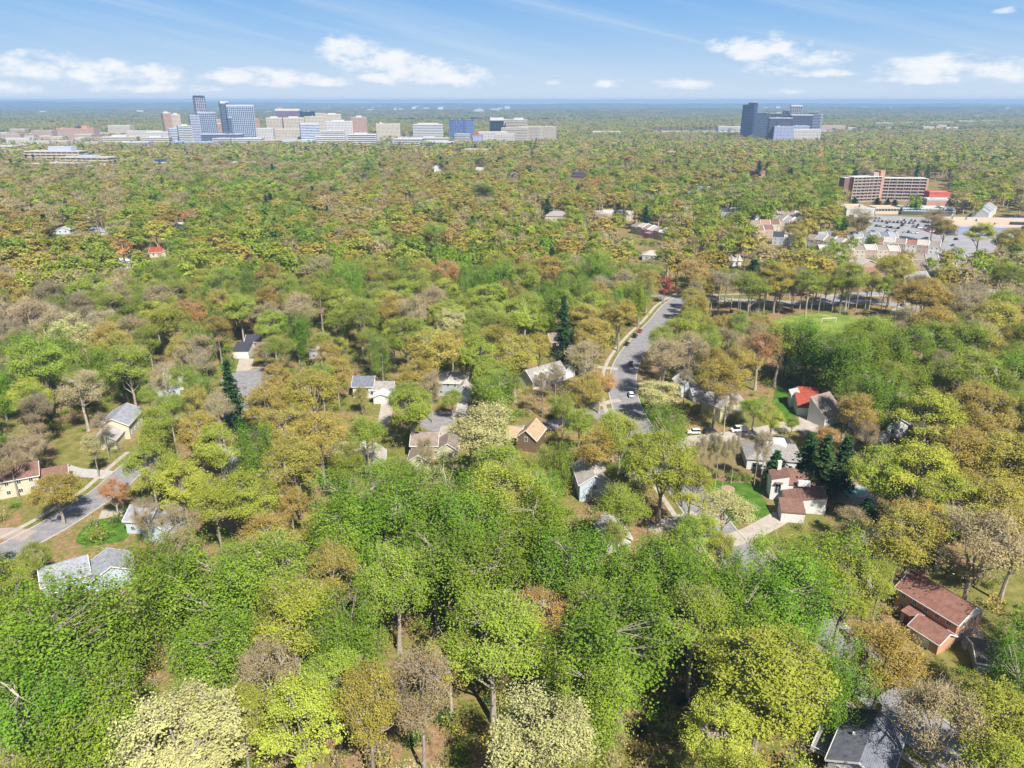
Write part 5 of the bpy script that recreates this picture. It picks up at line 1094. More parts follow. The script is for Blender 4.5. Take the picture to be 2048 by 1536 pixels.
# prominent trees: crown centre px, py, crown width px, kind (optional height factor)
EXP = [(1404, 905, 22, 'B', 1.0), (1424, 898, 22, 'B', 1.0), (1438, 902, 24, 'B', 1.0), (1452, 908, 22, 'B', .95), (1470, 900, 26, 'B', 1.0), (1518, 898, 28, 'B', 1.1),
 (205, 856, 44, 'B', .85), (905, 800, 46, 'V', .6), (862, 775, 50, 'B'), (722, 792, 36, 'O', .6), (1085, 775, 44, 'B', .9), (1112, 752, 36, 'B', .9), (18, 925, 64, 'B', .85), (62, 898, 60, 'B', .8), (292, 1030, 60, 'B', .8), (848, 912, 50, 'B', .9), (332, 760, 64, 'B', .95), (300, 800, 50, 'V', .8), (500, 925, 60, 'V', .8), (1455, 800, 50, 'B'), (1690, 830, 50, 'B', .9), (1735, 870, 46, 'B', .9), (1225, 955, 40, 'V', .8), (1370, 765, 44, 'B', .9), (1530, 900, 40, 'B', 1.0), (640, 690, 50, 'V', .8), (70, 1118, 60, 'V', .7), (1330, 1255, 70, 'B'), (1235, 1090, 60, 'V', .9),
 (360, 1500, 270, 'C'), (610, 1450, 190, 'L'), (1530, 1370, 270, 'L'), (1440, 1480, 150, 'L'), (1080, 1490, 230, 'C'), (1250, 1300, 250, 'G'), (1160, 1400, 170, 'G'), (985, 1290, 220, 'V'), (1085, 1235, 120, 'R', .9), (665, 1150, 110, 'O'), (1180, 1225, 110, 'L'),
 (840, 1390, 150, 'B', 1.2), (735, 1420, 150, 'O', 1.15), (900, 1330, 130, 'O', .9), (480, 1440, 110, 'V'), (130, 1300, 280, 'G'), (60, 1440, 240, 'G'), (205, 1460, 200, 'G'), (40, 1225, 180, 'G'), (240, 1255, 180, 'G'), (340, 1160, 180, 'G'), (430, 1190, 200, 'G'), (530, 1150, 180, 'V'),
 (420, 1320, 170, 'G'), (590, 1250, 180, 'V'), (540, 1360, 130, 'B'), (705, 1270, 170, 'G'), (870, 1130, 190, 'G'), (970, 1170, 190, 'G'), (790, 1170, 170, 'V'), (745, 1020, 180, 'G'), (690, 1070, 150, 'G'), (890, 1000, 180, 'G'), (1010, 1010, 180, 'V'), (950, 1070, 150, 'G'), (1065, 1060, 170, 'G'), (1130, 1130, 160, 'G'), (1245, 1170, 150, 'G'),
 (1245, 1025, 110, 'V', 1.0), (1330, 1150, 170, 'G'), (1420, 1170, 170, 'G'), (1390, 1260, 150, 'V', 1.1), (1325, 930, 150, 'L', 1.05), (1382, 985, 100, 'L'), (1450, 1028, 120, 'C', .7), (1400, 1075, 90, 'L', .8), (1555, 1165, 170, 'G'), (1650, 1145, 160, 'G'), (1590, 1220, 190, 'G'), (1490, 1240, 180, 'G'), (1690, 1180, 150, 'V'), (1690, 1350, 130, 'G'),
 (1768, 1325, 165, 'O'), (1880, 1455, 170, 'B'), (1990, 1450, 170, 'L'), (2030, 1330, 120, 'G'), (1955, 1095, 180, 'B', 1.05), (2035, 1080, 150, 'O'), (1800, 1080, 150, 'O'), (1840, 950, 150, 'L'), (1755, 945, 120, 'L'), (1925, 920, 140, 'O'), (2010, 930, 160, 'O'), (1990, 1030, 150, 'O'), (1900, 1020, 140, 'L'), (1860, 840, 130, 'L'), (1960, 830, 140, 'O'), (1950, 760, 130, 'V'), (2030, 760, 120, 'G'),
 (1620, 905, 62, 'P', .8), (1652, 915, 70, 'P', .85), (1688, 912, 66, 'P', .8), (1552, 922, 50, 'P', .5), (1655, 872, 60, 'R', .6), (1735, 1022, 60, 'P', .45), (1705, 1045, 80, 'B', .5), (1715, 830, 90, 'O', 1.0), (1712, 790, 60, 'V'), (1770, 790, 90, 'G'), (1510, 820, 70, 'V', .55), (1545, 838, 52, 'L', .7), (1585, 848, 34, 'V', .35), (1410, 690, 70, 'G'),
 (1480, 740, 90, 'O'), (1520, 700, 90, 'R'), (1435, 765, 100, 'O', 1.05), (1560, 690, 100, 'V'), (1620, 690, 110, 'G'), (1680, 710, 120, 'G'), (1740, 700, 110, 'G'), (1800, 700, 110, 'G'), (1860, 690, 110, 'V'), (1925, 690, 120, 'V'), (1990, 640, 100, 'O'), (1960, 700, 100, 'O'), (1850, 600, 110, 'O', 1.1), (1790, 545, 90, 'O'), (1620, 570, 60, 'L', 1.1), (1555, 560, 80, 'O'), (1500, 580, 80, 'V'), (1700, 560, 80, 'V'), (1390, 545, 70, 'R', .9), (1330, 571, 38, 'X', .7),
 (1200, 770, 78, 'R', .72), (975, 870, 140, 'C', 1.1), (995, 790, 110, 'G', .85), (822, 820, 92, 'L'), (870, 705, 120, 'O'), (958, 712, 88, 'L'), (1030, 715, 110, 'O'), (900, 650, 66, 'C'), (1128, 640, 40, 'P', 1.35), (464, 775, 60, 'P', 1.1), (405, 690, 56, 'G'), (592, 660, 64, 'G'), (82, 730, 120, 'L', 1.1), (178, 725, 74, 'G'), (140, 670, 90, 'C'), (222, 680, 86, 'O'), (20, 710, 70, 'G'),
 (112, 985, 112, 'O', .62), (226, 985, 66, 'R', .6), (532, 815, 96, 'O'), (625, 790, 120, 'O'), (640, 880, 120, 'O'), (560, 860, 90, 'O'), (570, 760, 60, 'V', .7), (395, 810, 60, 'O'), (400, 870, 90, 'O'), (440, 900, 100, 'L'), (505, 895, 80, 'G', 1.1), (300, 935, 110, 'L'), (365, 970, 110, 'L'), (500, 1000, 120, 'L'), (430, 1010, 100, 'V'), (735, 880, 80, 'V', 1.1), (700, 930, 80, 'V'), (355, 1060, 90, 'B'), 
 (185, 895, 44, 'C', .8), (60, 880, 80, 'B', .7), (305, 860, 80, 'V'), (430, 690, 30, 'K', .5), (530, 702, 50, 'B', .6), (560, 700, 70, 'V', .8), (660, 715, 50, 'O'), (1240, 880, 110, 'V', .9), (1190, 900, 90, 'O', .9), (1330, 860, 100, 'G', .8), (1290, 905, 70, 'V', .9), (1160, 850, 70, 'L', .8), (1110, 930, 70, 'G'),
 (1330, 720, 90, 'B'), (1380, 705, 80, 'B'), (1320, 790, 100, 'C', .6), (1326, 690, 70, 'V'), (1378, 655, 54, 'V'), (1390, 620, 60, 'O'), (1190, 680, 90, 'O', 1.05), (1170, 720, 80, 'B'), (1078, 700, 56, 'O'), (1180, 620, 80, 'L'), (1240, 630, 80, 'O'), (1280, 590, 70, 'G'), (1110, 590, 60, 'G'), (1090, 545, 80, 'O'), (1180, 545, 70, 'G'), (1000, 560, 70, 'G'), (980, 600, 80, 'L'), (1050, 620, 80, 'V'),
 (640, 600, 70, 'V'), (700, 560, 70, 'G'), (720, 640, 80, 'V', 1.15), (790, 620, 70, 'O'), (800, 590, 60, 'L'), (540, 600, 60, 'O'), (480, 620, 70, 'L'), (640, 540, 70, 'B'), (330, 470, 40, 'L'), (1545, 463, 14, 'K', .3), (1290, 463, 26, 'K', .4), (1680, 470, 36, 'O', .5), (1700, 465, 16, 'X', .4), (1740, 480, 40, 'G', .5), (1870, 440, 60, 'B', .9), (1890, 460, 55, 'O', .9), (1720, 440, 60, 'B'), (1960, 470, 60, 'L'), (2020, 480, 60, 'O'),
 (1590, 465, 55, 'O', .8), (945, 440, 22, 'P', 1), (88, 440, 30, 'P', 1.1), (45, 425, 22, 'P'), (455, 420, 24, 'P'), (715, 395, 26, 'P'), (1095, 405, 22, 'P'), (1510, 530, 40, 'P', .8), (1150, 415, 20, 'P'), (540, 395, 26, 'P'), (1755, 400, 20, 'P', .6), (1775, 403, 20, 'P', .6), (1790, 404, 20, 'P', .6), (1710, 398, 16, 'P', .5), (1915, 395, 34, 'G', .8), (1830, 402, 34, 'G', .8), (965, 385, 60, 'V'), (870, 470, 60, 'V'), (670, 455, 50, 'L'), (760, 480, 60, 'L')]
rf = random.Random(21)
TREES = []      # x, y, radius, height scale, kind
for e in EXP:
    px, py, w, k = e[:4]; hf = e[4] if len(e) > 4 else 1.0
    p = G(px, py, 14)
    for _ in range(3):
        d = proj(p.x, p.y, 13)[2]; r = max(1.2, w/2*d/F); h = (15+1.25*r if k != 'P' else 8+3.2*r)*hf; h = min(30, max(3.5, h)); p = G(px, py, h*0.64)
    if k == 'P' and py < 600: r *= 1.35; h *= .8
    TREES.append((p.x, p.y, r/(1.0 if k != 'P' else .95), h, k, True))
for i in range(34):   # tall thin-trunked row between the playing field and the cross road
    px = 1395+i*15+rf.uniform(-6, 6); p = G(px, (622 if px < 1780 else 640)+rf.uniform(-3, 5)); TREES.append((p.x, p.y, rf.uniform(3.6, 6.0), rf.uniform(19, 25), rf.choice('BOVBOL'), True))
for t in TREES:
    a, b, d = proj(t[0], t[1], t[3]*.64); pr = t[2]*F/d; pv = t[3]*.34*F/d
    for c in CLEAR:
        ix = min(a+pr*.8, c[2])-max(a-pr*.8, c[0]); iy = min(b+pv*.8, c[3])-max(b-pv*.8, c[1])
        if ix > 0 and iy > 0 and ix*iy > .3*(c[2]-c[0])*(c[3]-c[1]) and DBG: print('HIDES', int(a), int(b), int(pr), t[4], c)
CELL = 12.0
hashg = {}
def put(t): hashg.setdefault((int(t[0]//CELL), int(t[1]//CELL)), []).append(t)
for t in TREES: put(t)
def near(x, y, r):
    cx, cy = int(x//CELL), int(y//CELL)
    for i in (-1, 0, 1):
        for j in (-1, 0, 1):
            for t in hashg.get((cx+i, cy+j), ()):
                if hypot(t[0]-x, t[1]-y) < 0.68*(r+t[2]): return True
    return False
NTB = [(min(p[0] for p in P), min(p[1] for p in P), max(p[0] for p in P), max(p[1] for p in P), P) for P in NOTREE]
NTH = {}
for b in NTB:
    for i in range(int(b[0]//100), int(b[2]//100)+1):
        for j in range(int(b[1]//100), int(b[3]//100)+1): NTH.setdefault((i, j), []).append(b)
def blocked(x, y, m=0.0):
    for b in NTH.get((int(x//100), int(y//100)), ()):
        if b[0]-m <= x <= b[2]+m and b[1]-m <= y <= b[3]+m and inpoly(x, y, b[4]): return True
    return False
def hides(x, y, r, h):
    """does the crown cover a house or road the photo shows"""
    a, b, d = proj(x, y, h*.64); pr = r*F/d; pv = (h*.34)*F/d*0.95
    if b < 380: 
        if d > 1300: return False
    _, ytop, _ = proj(x, y, h); _, ybot, _ = proj(x, y, 1)
    for c in CLEAR:
        ix = min(a+pr*.8, c[2])-max(a-pr*.8, c[0]); iy = min(b+pv*.8, c[3])-max(b-pv*.8, c[1])
        if ix > 0 and iy > 0 and ix*iy > 0.13*(c[2]-c[0])*(c[3]-c[1]) : return True
        if ix > 0.35*pr and iy > .35*pv: return True
    return False
# trees that stand out one by one, nearest first: jittered rows going away from the camera
y = 55.0
DOWNX = 0
while y < 3400:
    sp = 9.0 if y < 420 else (10.0 if y < 1100 else (14.5 if y < 2000 else 17.0))
    half = (y*0.93+105*.36)*0.79+25; n = int(2*half/sp)
    for i in range(n):
        x = -half+(i+.5)*sp+rf.uniform(-.48, .48)*sp; yy = y+rf.uniform(-.48, .48)*sp
        r = rf.uniform(4.4, 10.2)*(.85 if y < 230 else 1 if y < 900 else 1.25 if y < 2000 else 1.4); h = (14 if y < 420 else 12.5)+1.15*min(r, 10)+rf.uniform(-2.5, 3.5)
        if near(x, yy, r*(1.12 if y < 240 else 1)) or blocked(x, yy) or (y < 420 and rf.random() < .07): continue
        a, b, d = proj(x, yy, h*.64)
        if a < -90 or a > 2140 or b > 1680: continue
        k = zonekind(a, b, rf)
        if hides(x, yy, r*(.45 if k in 'BVO' and rf.random() < .22 and y < 420 else 1), h): continue
        if y > 1640 and b < 285: h *= .8
        if k == 'K': r *= .5; h *= .45
        if k == 'P': r *= .62; h *= .95
        t = (x, yy, r, h, k, False); TREES.append(t); put(t)
    y += sp*0.9
# street and yard trees inside the paved districts
for (x0, x1, y0, y1, n) in ((-1900, 100, 1700, 2600, 1500), (450, 2200, 2400, 3900, 900)):
    for i in range(n):
        x = rf.uniform(x0, x1); yy = rf.uniform(y0, y1)
        if any(inpoly(x, yy, P) for P in NOTREE[-0:] if len(P) == 4 and max(p[0] for p in P)-min(p[0] for p in P) < 260): continue
        TREES.append((x, yy, rf.uniform(5, 9), rf.uniform(9, 15), rf.choice('VOBGVBP'), False))
# ---- which ones become objects: the 300 that show largest
vis = []
for t in TREES:
    a, b, d = proj(t[0], t[1], t[3]*.62); s = t[2]*F/d
    if -s*.6 < a < 2048+s*.6 and b-s < 1536 and b+s > 0: vis.append((s*s*(2.2 if t[5] else 1), t))
broad = sorted([v for v in vis if v[1][4] not in 'P'], key=lambda v: -v[0])[:300]
pine = sorted([v for v in vis if v[1][4] == 'P'], key=lambda v: -v[0])[:40]
IND = [v[1] for v in broad+pine]; inds = set(id(t) for t in IND)
REST = [t for t in TREES if id(t) not in inds]
# ---- labels
PH = {'G': 'bright green broadleaf tree', 'L': 'yellow-green broadleaf tree', 'O': 'golden tan oak', 'C': 'pale cream-green tree', 'V': 'olive green tree', 'B': 'nearly bare brown tree', 'R': 'rust-orange budding tree', 'K': 'pink flowering tree', 'X': 'dark red-leaved tree', 'P': 'dark conifer'}
NAMES = {'G': 'broadleaf_tree', 'L': 'broadleaf_tree', 'V': 'broadleaf_tree', 'O': 'oak_tree', 'C': 'broadleaf_tree', 'B': 'bare_tree', 'R': 'broadleaf_tree', 'K': 'flowering_tree', 'X': 'broadleaf_tree', 'P': 'conifer_tree'}
AREAS = [('the bottom left corner', 60, 1450), ('the left foreground wood', 330, 1330), ('the bottom centre wood', 700, 1440), ('the lower centre wood', 780, 1180), ('the central green wood', 1000, 1080), ('the bottom centre right wood', 1160, 1430), ('the lower right green wood', 1560, 1180), ('the right edge wood', 1990, 960), ('the right middle wood', 1750, 700),
         ('the left middle wood', 200, 700), ('the middle wood', 640, 640), ('the left edge wood', 20, 830), ('the gold wood left of centre', 570, 880), ('the winding street', 1250, 760), ('the playing field', 1640, 655), ('the lawn by the modern house', 1480, 980), ('the bottom right street', 1830, 1430), ('the centre wood above the houses', 900, 620)]
PXL = [(n, *proj(x, y_, 0)[:2]) for n, x, y_ in LANDMARKS if hypot(x, y_) < 420]+AREAS
GRP = {}
for t in IND:
    a, b, d = proj(t[0], t[1], t[3]*.6); n, lx, ly = min(PXL, key=lambda q: hypot(q[1]-a, (q[2]-b)*1.2)); dx, dy = a-lx, b-ly
    if n in [q[0] for q in AREAS]: rel = 'in' if 'wood' in n or 'corner' in n else 'beside'
    elif abs(dx) > abs(dy): rel = 'left of' if dx < 0 else 'right of'
    else: rel = 'behind' if dy < 0 else 'in front of'
    GRP.setdefault((t[4], rel, n), []).append((a, t))
ORD = ['first', 'second', 'third', 'fourth', 'fifth', 'sixth', 'seventh', 'eighth', 'ninth', 'tenth', 'eleventh', 'twelfth', 'thirteenth', 'fourteenth', 'fifteenth', 'sixteenth', 'seventeenth', 'eighteenth', 'nineteenth', 'twentieth']
LAB = {}
for (k, rel, n), L_ in GRP.items():
    L_.sort(key=lambda q: q[0])
    for i, (a, t) in enumerate(L_):
        s = PH[k]+' '+rel+' '+n
        if len(L_) > 1: s += ', '+(ORD[i] if i < 20 else 'far')+' from left'
        w = s.split()
        if len(w) > 16: s = ' '.join(w[:16])
        LAB[id(t)] = s
# ---- near trees: every one a thing of two parts
PP = {k: [proto_parts(k, 31+i) for i in range(3 if k in 'GLOVBR' else 2)] for k in KINDS}
SRC = {}
def hscale(t): return t[2]/(6.5 if t[4] != 'P' else 4.4), t[3]/22.0
for t in IND:
    k = t[4]; v = rf.randrange(len(PP[k])); tm, cm = PP[k][v]; sx, sz = hscale(t)
    grp = {'P': 'conifers standing among the trees'}.get(k, 'trees of the near woods and gardens')
    if (k, v) not in SRC:
        root = empty(NAMES[k], (t[0], t[1], 0), 0); meshobj('trunk', tm, root); meshobj('crown', cm, root); SRC[(k, v)] = root
    else: root = copy_tree(SRC[(k, v)])
    root.location = (t[0], t[1], 0); root.rotation_euler = (rf.uniform(-.03, .03), rf.uniform(-.03, .03), rf.uniform(0, 2*pi)); root.scale = (sx, sx, sz)
    tag(root, LAB[id(t)], 'conifer' if k == 'P' else 'tree', grp)
# ---- the rest of the forest: one object
fcol = bpy.data.collections.new('tree_forms'); pid = {}
for k in KINDS:
    for lod in (0, 1, 2):
        for v in range(2):
            o = proto_joined(k, 61+v+10*lod, lod); o.name = 'form_%03d' % len(pid); fcol.objects.link(o); pid[(k, lod, v)] = len(pid)
pts = []; idx = []; rot = []; scl = []
for t in REST:
    d = hypot(t[0], t[1]); lod = 0 if d < 430 else (1 if d < 1300 else 2)
    pts.append((t[0], t[1], 0)); idx.append(pid[(t[4], lod, rf.randrange(2))]); rot.append(rf.uniform(0, 6.28)); sx, sz = hscale(t); scl.append((sx, sx, sz))
nnear = len(pts)
# beyond the single crowns: canopy of the far plain
y = 3400.0
while y < 9500:
    sp = 20+(y-3400)/6100*30; half = y*0.76+50; n = int(2*half/sp)
    for i in range(n):
        x = -half+(i+.5)*sp+rf.uniform(-.5, .5)*sp; yy = y+rf.uniform(-.5, .5)*sp
        pts.append((x, yy, -3)); idx.append(pid[(rf.choice('VBBVBGVOBP'), 2, rf.randrange(2))]); rot.append(rf.uniform(0, 6.28)); s = rf.uniform(1.3, 2.0)*sp/20; scl.append((s, s, rf.uniform(.7, 1.05)))
    y += sp*1.3
print('TREES', len(TREES), 'ind', len(IND), 'points', len(pts))
me = bpy.data.meshes.new('woodland'); me.from_pydata(pts, [], [])
for nm, ty, key, val in (('idx', 'INT', 'value', idx), ('rot', 'FLOAT', 'value', rot)):
    a = me.attributes.new(nm, ty, 'POINT'); a.data.foreach_set(key, val)
a = me.attributes.new('scl', 'FLOAT_VECTOR', 'POINT'); a.data.foreach_set('vector', np.array(scl, dtype=np.float32).ravel())
wood = bpy.data.objects.new('woodland', me); COL.objects.link(wood)
tag(wood, 'dense spring woodland of green, gold and brown crowns stretching to the horizon', 'woodland', kind='stuff')
def scatter(ob, coll, name):
    g = bpy.data.node_groups.new(name, 'GeometryNodeTree')
    g.interface.new_socket('Geometry', in_out='INPUT', socket_type='NodeSocketGeometry'); g.interface.new_socket('Geometry', in_out='OUTPUT', socket_type='NodeSocketGeometry')
    N = g.nodes; L = g.links; gi = N.new('NodeGroupInput'); go = N.new('NodeGroupOutput'); ip = N.new('GeometryNodeInstanceOnPoints'); ci = N.new('GeometryNodeCollectionInfo')
    ci.inputs['Collection'].default_value = coll; ci.inputs['Separate Children'].default_value = True; ci.inputs['Reset Children'].default_value = True
    def na(n, t):
        q = N.new('GeometryNodeInputNamedAttribute'); q.data_type = t; q.inputs['Name'].default_value = n; return q.outputs['Attribute']
    cx = N.new('ShaderNodeCombineXYZ'); L.new(na('rot', 'FLOAT'), cx.inputs[2])
    L.new(gi.outputs[0], ip.inputs['Points']); L.new(ci.outputs[0], ip.inputs['Instance']); ip.inputs['Pick Instance'].default_value = True
    L.new(na('idx', 'INT'), ip.inputs['Instance Index']); L.new(cx.outputs[0], ip.inputs['Rotation']); L.new(na('scl', 'FLOAT_VECTOR'), ip.inputs['Scale']); L.new(ip.outputs[0], go.inputs[0])
    m = ob.modifiers.new(name, 'NODES'); m.node_group = g
scatter(wood, fcol, 'woodland')
# ---- undergrowth: bare saplings and low bushes between the near trees
def bush(seed, mat_, n, size, rad, hz):
    rg = np.random.default_rng(seed); C = rg.normal(size=(n, 3))*np.array([rad, rad, hz*.4])*.55+np.array([0, 0, hz*.5]); C[:, 2] = np.abs(C[:, 2])
    V, t_ = leaf_arrays(rg, C, size, rg.random(n), up=.5); W = MB()
    for i in range(7):
        a = rg.random()*6.28; W.tube([(0, 0, 0), (cos(a)*rad*.6, sin(a)*rad*.6, hz*rg.uniform(.6, 1.1))], [.05, .01], 3, cap=False)
    return bpy.data.objects.new('bush_form', mesh_quads('bush_form', V, [mat_, BARK], t_, W))
ucol = bpy.data.collections.new('bush_forms')
for i, (m_, n, s, r, hz) in enumerate(((LM['G'], 260, .16, 1.3, 2.0), (LM['V'], 240, .15, 1.6, 3.0), (LM['B'], 200, .14, 1.6, 3.4), (LM['O'], 200, .14, 1.3, 2.6), (LM['P'], 260, .16, 1.0, 1.6), (LM['B'], 120, .12, 1.2, 4.4))):
    o = bush(200+i, m_, n, s, r, hz); o.name = 'bushform_%d' % i; ucol.objects.link(o)
pts = []; idx = []; rot = []; scl = []
for i in range(9000):
    yy = 60+520*rf.random()**1.0; half = (yy*0.93+38)*.78; x = rf.uniform(-half, half)
    if blocked(x, yy): continue
    a, b, d = proj(x, yy, 1)
    if any(c[0] < a < c[2] and c[1] < b < c[3] for c in CLEAR) and rf.random() < .6: continue
    pts.append((x, yy, 0)); idx.append(rf.choice((0, 0, 1, 1, 2, 2, 3, 4, 5, 5))); rot.append(rf.uniform(0, 6.3)); s = rf.uniform(.6, 1.5); scl.append((s, s, s*rf.uniform(.7, 1.3)))
me = bpy.data.meshes.new('undergrowth'); me.from_pydata(pts, [], [])
for nm, ty, key, val in (('idx', 'INT', 'value', idx), ('rot', 'FLOAT', 'value', rot)):
    a = me.attributes.new(nm, ty, 'POINT'); a.data.foreach_set(key, val)
a = me.attributes.new('scl', 'FLOAT_VECTOR', 'POINT'); a.data.foreach_set('vector', np.array(scl, dtype=np.float32).ravel())
und = bpy.data.objects.new('undergrowth', me); COL.objects.link(und); tag(und, 'low bushes and bare saplings covering the forest floor', 'undergrowth', kind='stuff'); scatter(und, ucol, 'undergrowth')
# ---- far plain: rolling wooded ground out to the horizon
def plain():
    rg = np.random.default_rng(4); na_, nr = 420, 150; A = np.linspace(-0.80, 0.80, na_); RR = 4200*(16600/4200)**np.linspace(0, 1, nr)
    a, r = np.meshgrid(A, RR); X = np.sin(a)*r; Y = np.cos(a)*r
    def lump(sx, sy, n, seed):
        q = np.random.default_rng(seed); z = np.zeros_like(X)
        for _ in range(n):
            kx, ky, ph = q.normal()/sx, q.normal()/sy, q.random()*6.28; z += np.sin(X*kx+Y*ky+ph)
        return z/math.sqrt(n)
    Z = 9+5*lump(160, 260, 14, 1)+16*lump(1500, 900, 10, 2)*np.clip((r-5000)/6000, 0, 1)+rg.normal(size=X.shape)*3.0
    Z += np.clip((r-9000)/7000, 0, 1)*(26+26*np.clip(-X/6500, 0, 1)+8*np.clip(X/7000, 0, 1))
    Z = np.clip(Z, 4, 104); me = bpy.data.meshes.new('far_woodland'); V = np.stack([X, Y, Z], 2).reshape(-1, 3)
    me.vertices.add(len(V)); me.vertices.foreach_set('co', V.astype(np.float32).ravel()); i, j = np.meshgrid(np.arange(nr-1), np.arange(na_-1), indexing='ij'); q = (i*na_+j).ravel()
    f = np.stack([q, q+1, q+na_+1, q+na_], 1).astype(np.int32); me.loops.add(f.size); me.loops.foreach_set('vertex_index', f.ravel()); me.polygons.add(len(f)); me.polygons.foreach_set('loop_start', np.arange(0, f.size, 4, dtype=np.int32)); me.update(calc_edges=True)
    m = bpy.data.materials.new('far_woodland'); t = nt(m); L = t.links; out = node(t, 'ShaderNodeOutputMaterial'); b = node(t, 'ShaderNodeBsdfDiffuse'); g = node(t, 'ShaderNodeNewGeometry')
    mp = node(t, 'ShaderNodeMapping'); mp.inputs['Scale'].default_value = (1, .35, 1); L.new(g.outputs['Position'], mp.inputs[0])
    n1 = node(t, 'ShaderNodeTexNoise', inp={'Scale': 0.011, 'Detail': 8, 'Roughness': 0.75}); L.new(mp.outputs[0], n1.inputs['Vector'])
    n2 = node(t, 'ShaderNodeTexNoise', inp={'Scale': 0.0013, 'Detail': 4, 'Roughness': 0.6}); L.new(mp.outputs[0], n2.inputs['Vector'])
    r1 = rgbramp(t, [(.32, (0.045, 0.06, 0.03)), (.45, (0.095, 0.115, 0.045)), (.56, (0.17, 0.145, 0.08)), (.68, (0.27, 0.24, 0.13))]); L.new(n1.outputs['Fac'], r1.inputs[0])
    r2 = rgbramp(t, [(.4, (0.75, 0.85, 0.8)), (.6, (1.1, 1.0, 0.95))]); L.new(n2.outputs['Fac'], r2.inputs[0])
    mx = node(t, 'ShaderNodeMix', data_type='RGBA', blend_type='MULTIPLY'); mx.inputs[0].default_value = 1; L.new(r1.outputs[0], mx.inputs[6]); L.new(r2.outputs[0], mx.inputs[7]); L.new(mx.outputs[2], b.inputs[0]); L.new(b.outputs[0], out.inputs[0]); me.materials.append(m)
    o = bpy.data.objects.new('hills', me); COL.objects.link(o); tag(o, kind='structure')
plain()
# ------------------------------------------------------------------ light, sky, air
EL = 48.0; AZ = 118.0            # sun height; the plan direction shadows fall (from +X, counter-clockwise)
sd = Vector((cos(R(AZ))*cos(R(EL)), sin(R(AZ))*cos(R(EL)), -sin(R(EL))))
sl = bpy.data.lights.new('sun', 'SUN'); sl.energy = 5.0; sl.angle = R(0.5); sl.color = (1.0, 0.95, 0.86); so = bpy.data.objects.new('sun', sl); COL.objects.link(so); so.rotation_euler = sd.to_track_quat('-Z', 'Y').to_euler(); so.location = (200, -200, 400)
w = bpy.data.worlds.new('World'); SC.world = w; w.use_nodes = True; t = w.node_tree; t.nodes.clear(); L = t.links
out = node(t, 'ShaderNodeOutputWorld'); bg = node(t, 'ShaderNodeBackground', inp={1: 0.052}); L.new(bg.outputs[0], out.inputs[0])
sk = node(t, 'ShaderNodeTexSky'); sk.sky_type = 'NISHITA'; sk.sun_disc = False; sk.sun_elevation = R(EL)
sv = -sd; sk.sun_rotation = atan2(sv.x, sv.y); sk.altitude = 100; sk.air_density = 1.0; sk.dust_density = 0.6; sk.ozone_density = 2.0
tc = node(t, 'ShaderNodeTexCoord'); sp = node(t, 'ShaderNodeSeparateXYZ'); L.new(tc.outputs['Generated'], sp.inputs[0])
def M_(op, a, b=None, c=None):
    n = node(t, 'ShaderNodeMath', operation=op)
    for i, v in enumerate((a, b, c)):
        if v is None: continue
        if hasattr(v, 'links'): L.new(v, n.inputs[i])
        else: n.inputs[i].default_value = v
    return n.outputs[0]
az = M_('ARCTAN2', sp.outputs[0], sp.outputs[1]); el = M_('ARCSINE', sp.outputs[2])
def ae(px, py):
    d = Vector(ray(px, py)).normalized(); return atan2(d.x, d.y), math.asin(d.z)
cv = node(t, 'ShaderNodeCombineXYZ'); L.new(az, cv.inputs[0]); L.new(M_('MULTIPLY', el, 2.2), cv.inputs[1])
n1 = node(t, 'ShaderNodeTexNoise', inp={'Scale': 30.0, 'Detail': 9, 'Roughness': 0.62}); L.new(cv.outputs[0], n1.inputs['Vector'])
n1b = node(t, 'ShaderNodeTexNoise', inp={'Scale': 7.0, 'Detail': 3, 'Roughness': 0.5}); L.new(cv.outputs[0], n1b.inputs['Vector'])
CL = [(80, 140, 110, 26), (180, 146, 110, 26), (290, 152, 110, 20), (20, 176, 60, 14), (480, 152, 70, 18), (560, 160, 90, 16), (650, 166, 60, 9), (700, 104, 70, 26), (760, 128, 90, 24), (850, 140, 90, 22), (930, 158, 80, 18), (790, 156, 90, 14), (1098, 166, 22, 6), (1215, 168, 34, 9), (1380, 168, 70, 10), (300, 178, 120, 9), (1570, 184, 50, 6),
      (1470, 98, 60, 20), (1530, 104, 80, 28), (1560, 132, 80, 18), (1640, 128, 70, 20), (1620, 86, 10, 8), (1840, 138, 90, 20), (1900, 132, 80, 22), (1990, 142, 90, 22), (2050, 150, 60, 20), (1870, 160, 110, 10), (1440, 98, 30, 8), (1650, 145, 70, 10), (2010, 24, 30, 7)]
mask = None; lit = None
for (px, py, wx, wy) in CL:
    a0, e0 = ae(px, py); a1, _ = ae(px+wx, py); _, e1 = ae(px, py-wy); da = max(.004, abs(a1-a0)); de = max(.0015, abs(e1-e0)*1.25)
    dx = M_('DIVIDE', M_('SUBTRACT', az, a0), da); dy = M_('DIVIDE', M_('SUBTRACT', el, e0), de)
    dy2 = M_('MULTIPLY', dy, M_('ADD', 1.0, M_('MULTIPLY', M_('LESS_THAN', dy, 0.0), .35)))
    r2 = M_('ADD', M_('MULTIPLY', dx, dx), M_('MULTIPLY', dy2, dy2)); v = M_('SUBTRACT', 1.0, r2)
    mask = v if mask is None else M_('MAXIMUM', mask, v)
nn = M_('ADD', M_('MULTIPLY', n1.outputs['Fac'], 5.6), M_('MULTIPLY', n1b.outputs['Fac'], 1.6))
cl = M_('ADD', M_('MAXIMUM', mask, -1.5), M_('SUBTRACT', nn, 3.2))
mr = node(t, 'ShaderNodeMapRange', interpolation_type='SMOOTHSTEP', inp={'From Min': 0.0, 'From Max': 1.6, 'To Max': 0.95}); L.new(cl, mr.inputs[0])
